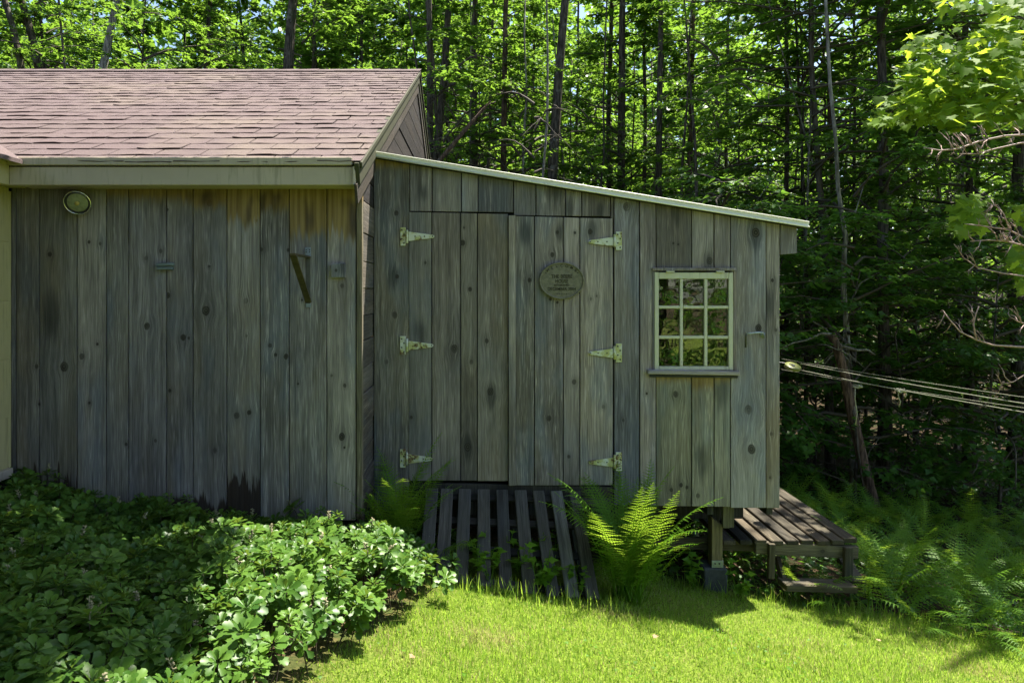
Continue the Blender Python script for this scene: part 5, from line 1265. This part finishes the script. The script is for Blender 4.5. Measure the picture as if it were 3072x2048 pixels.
for (x, y) in cand:
    g = gzf(x, y); h = bed_h(x, y)*gr.uniform(.68, 1.22)
    lean = gr.normal(0, .24, 2); top = np.array([x+lean[0]*h, y+lean[1]*h-.02, g+h])
    e = float(bed_edge(y))-x
    if e < .12: top[0] += .03; top[2] -= .04
    ax = nrmz(np.array([lean[0]*1.2, lean[1]*1.2-.10, 1.0])); tb_ = gr.uniform(.15, .85); wsz = gr.uniform(.65, 1.3)
    stems.append(tube_arrays([np.array([x, y, g-.01]), (np.array([x, y, g])+top)/2, top], [.003, .003, .0025], 3, cap=False))
    s1 = nrmz(np.cross(ax, [0, 1, .1])); s2 = np.cross(ax, s1); ph = gr.uniform(0, 6.28)
    for layer, (nl, el, ls, dz) in enumerate(((7, -.05, .053, 0.0), (6, .35, .046, .008), (4, .9, .030, .012), (5, -.35, .052, -.035))):
        for i in range(nl):
            a = ph+layer*.5+2*math.pi*i/nl+gr.uniform(-.25, .25); er = el+gr.uniform(-.22, .22)
            rd = s1*math.cos(a)+s2*math.sin(a); d = rd*math.cos(er)+ax*math.sin(er)
            pos.append(top+ax*dz+rd*.008); fw.append(d); nm.append(ax*math.cos(er)-rd*math.sin(er)+gr.normal(0, .12, 3)); sz.append(ls*wsz*gr.uniform(.75, 1.25)); tn.append(min(1, max(0, tb_+gr.normal(0, .15)-(.2 if layer == 3 else 0))))
    if gr.random() < .05: flowers.append((top, ax))
V, T, tone = scatter(PT[0], PT[1], np.array(pos), np.array(fw), np.array(nm), np.array(sz), np.array(tn))
gc = add('groundcover', npmesh('groundcover', V, T, tone), 'pachy'); gc['kind'] = 'stuff'; gc['label'] = 'low bed of glossy green whorled groundcover leaves along the wall'
SV, ST = join_tubes(stems); so_ = add('stems', npmesh('stems', SV, ST), 'twig', gc); so_['kind'] = 'stuff'
fm = []
for (top, ax) in flowers:
    for k in range(12):
        a = gr.uniform(0, 6.28); p0 = np.array(top)+ax*(.02+.004*k); p1 = p0+np.array([math.cos(a), math.sin(a), .6])*.011
        fm.append(tube_arrays([p0, p1], [.0022, .003], 4))
    fm.append(tube_arrays([np.array(top), np.array(top)+ax*.07], [.003, .002], 4))
FV, FT = join_tubes(fm); o = add('flower_spikes', npmesh('flower_spikes', FV, FT), 'flower', gc); o['kind'] = 'stuff'
# ------------------------------------------------------------------ lawn grass
lr_ = np.random.default_rng(4)
n = 230000
Yg = lr_.uniform(1.9, 5.0, n); Xg = lr_.uniform(-1.3, 4.1, n)
dens = np.clip(3.3/Yg, .5, 1.4)
km = (lawn_mask(Xg, Yg)+lr_.normal(0, .15, n) > .5) & (Xg < .86*Yg+.1) & (Xg > -.72*Yg) & (lr_.random(n) < dens)
km &= ~((Xg > -.42+.0*Xg) & (Xg < .74) & (Yg > 4.03))
Xg, Yg = Xg[km], Yg[km]; n = len(Xg)
patch = .5+.25*np.sin(Xg*3.1+1.2*np.sin(Yg*2.3))+.25*np.sin(Yg*4.7+Xg*1.9)
L = lr_.uniform(.016, .042, n)*(.75+.6*patch)
az = lr_.uniform(0, 6.283, n); ln = np.abs(lr_.normal(.45, .3, n))
tip = np.stack([np.cos(az)*np.sin(ln)*L, np.sin(az)*np.sin(ln)*L, np.cos(ln)*L], 1)
base = np.stack([Xg, Yg, gz(Xg, Yg)-.004], 1); a2 = az+math.pi/2+lr_.normal(0, .5, n); wv = np.stack([np.cos(a2), np.sin(a2), np.zeros(n)], 1)*lr_.uniform(.0011, .0022, n)[:, None]
mid = base+tip*.5+np.array([0, 0, 1])*(L*.08)[:, None]
V = np.stack([base-wv, base+wv, mid-wv*.8, mid+wv*.8, base+tip], 1).reshape(-1, 3)
T = (np.array([(0, 1, 3), (0, 3, 2), (2, 3, 4)])[None]+(np.arange(n)*5)[:, None, None]).reshape(-1, 3)
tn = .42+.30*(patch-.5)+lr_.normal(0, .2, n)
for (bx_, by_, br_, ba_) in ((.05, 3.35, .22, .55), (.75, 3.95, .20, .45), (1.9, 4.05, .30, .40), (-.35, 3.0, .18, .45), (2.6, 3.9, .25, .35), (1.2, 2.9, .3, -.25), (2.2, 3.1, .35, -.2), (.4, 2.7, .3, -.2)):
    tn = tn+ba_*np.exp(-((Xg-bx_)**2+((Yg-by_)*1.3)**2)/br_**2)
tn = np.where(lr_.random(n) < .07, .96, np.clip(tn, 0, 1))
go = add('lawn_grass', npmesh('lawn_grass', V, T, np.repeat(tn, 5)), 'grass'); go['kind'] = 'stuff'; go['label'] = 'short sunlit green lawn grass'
# clover and small leaves in the turf
n = 5200
cxl = lr_.uniform(-1, 3.9, n); cyl = lr_.uniform(2.0, 4.5, n)
kc = (lawn_mask(cxl, cyl) > .6) & (np.sin(cxl*4.1+2*np.sin(cyl*2.2))*np.sin(cyl*3.3+cxl*1.3) > lr_.uniform(-.1, .9, n)) & (cyl < 4.0)
cxl, cyl = cxl[kc], cyl[kc]; n = len(cxl)
V, T, tone = scatter(LEAF[0], LEAF[1], np.stack([cxl, cyl, gz(cxl, cyl)+lr_.uniform(.012, .035, n)], 1), np.stack([lr_.normal(0, 1, n), lr_.normal(0, 1, n), lr_.normal(.1, .25, n)], 1), np.array([0, 0, 1])+lr_.normal(0, .3, (n, 3)), lr_.uniform(.010, .026, n), lr_.uniform(.1, .9, n))
o = add('clover', npmesh('clover', V, T, tone), 'fern', go); o['kind'] = 'stuff'
for i, (px, py) in enumerate(((1960, 1925), (2640, 1935), (1240, 1985))):
    Yl = 3.0
    for _ in range(6): Yl = (EYE-gzf((px-CX)/F*Yl, Yl))*F/(py-CY)
    V, T, tone = scatter(MAPLE[0], MAPLE[1], np.array([[(px-CX)/F*Yl, Yl, gzf((px-CX)/F*Yl, Yl)+.03]]), np.array([[math.cos(i*2.1), math.sin(i*2.1), .15]]), np.array([[.2, -.2, 1]]), np.array([.03]), np.array([.5]))
    tag(add('fallen_leaf', npmesh('fallen_leaf', V, T), 'dryleaf'), 'dry tan leaf fallen on the lawn', 'leaf', 'fallen leaves on the lawn')
# taller tufts at the ramp foot and lawn edge
n = 900
Xg = lr_.uniform(-.5, 3.6, n); Yg = np.where(Xg < .85, 3.97+lr_.normal(0, .05, n), np.where(Xg < 2.5, 4.85-.10*(Xg-1.5), 4.75-.16*(Xg-2.5))+lr_.normal(0, .10, n)); L = lr_.uniform(.06, .15, n)
az = lr_.uniform(0, 6.283, n); ln = np.abs(lr_.normal(.35, .25, n)); tip = np.stack([np.cos(az)*np.sin(ln)*L, np.sin(az)*np.sin(ln)*L, np.cos(ln)*L], 1)
base = np.stack([Xg, Yg, gz(Xg, Yg)-.004], 1); wv = np.stack([np.cos(az+1.57), np.sin(az+1.57), np.zeros(n)], 1)*.002
mid = base+tip*.55+np.array([0, 0, 1])*(L*.08)[:, None]
V = np.stack([base-wv, base+wv, mid-wv*.8, mid+wv*.8, base+tip], 1).reshape(-1, 3); T = (np.array([(0, 1, 3), (0, 3, 2), (2, 3, 4)])[None]+(np.arange(n)*5)[:, None, None]).reshape(-1, 3)
o = add('edge_grass', npmesh('edge_grass', V, T, np.repeat(lr_.uniform(.3, .8, n), 5)), 'grass', go); o['kind'] = 'stuff'
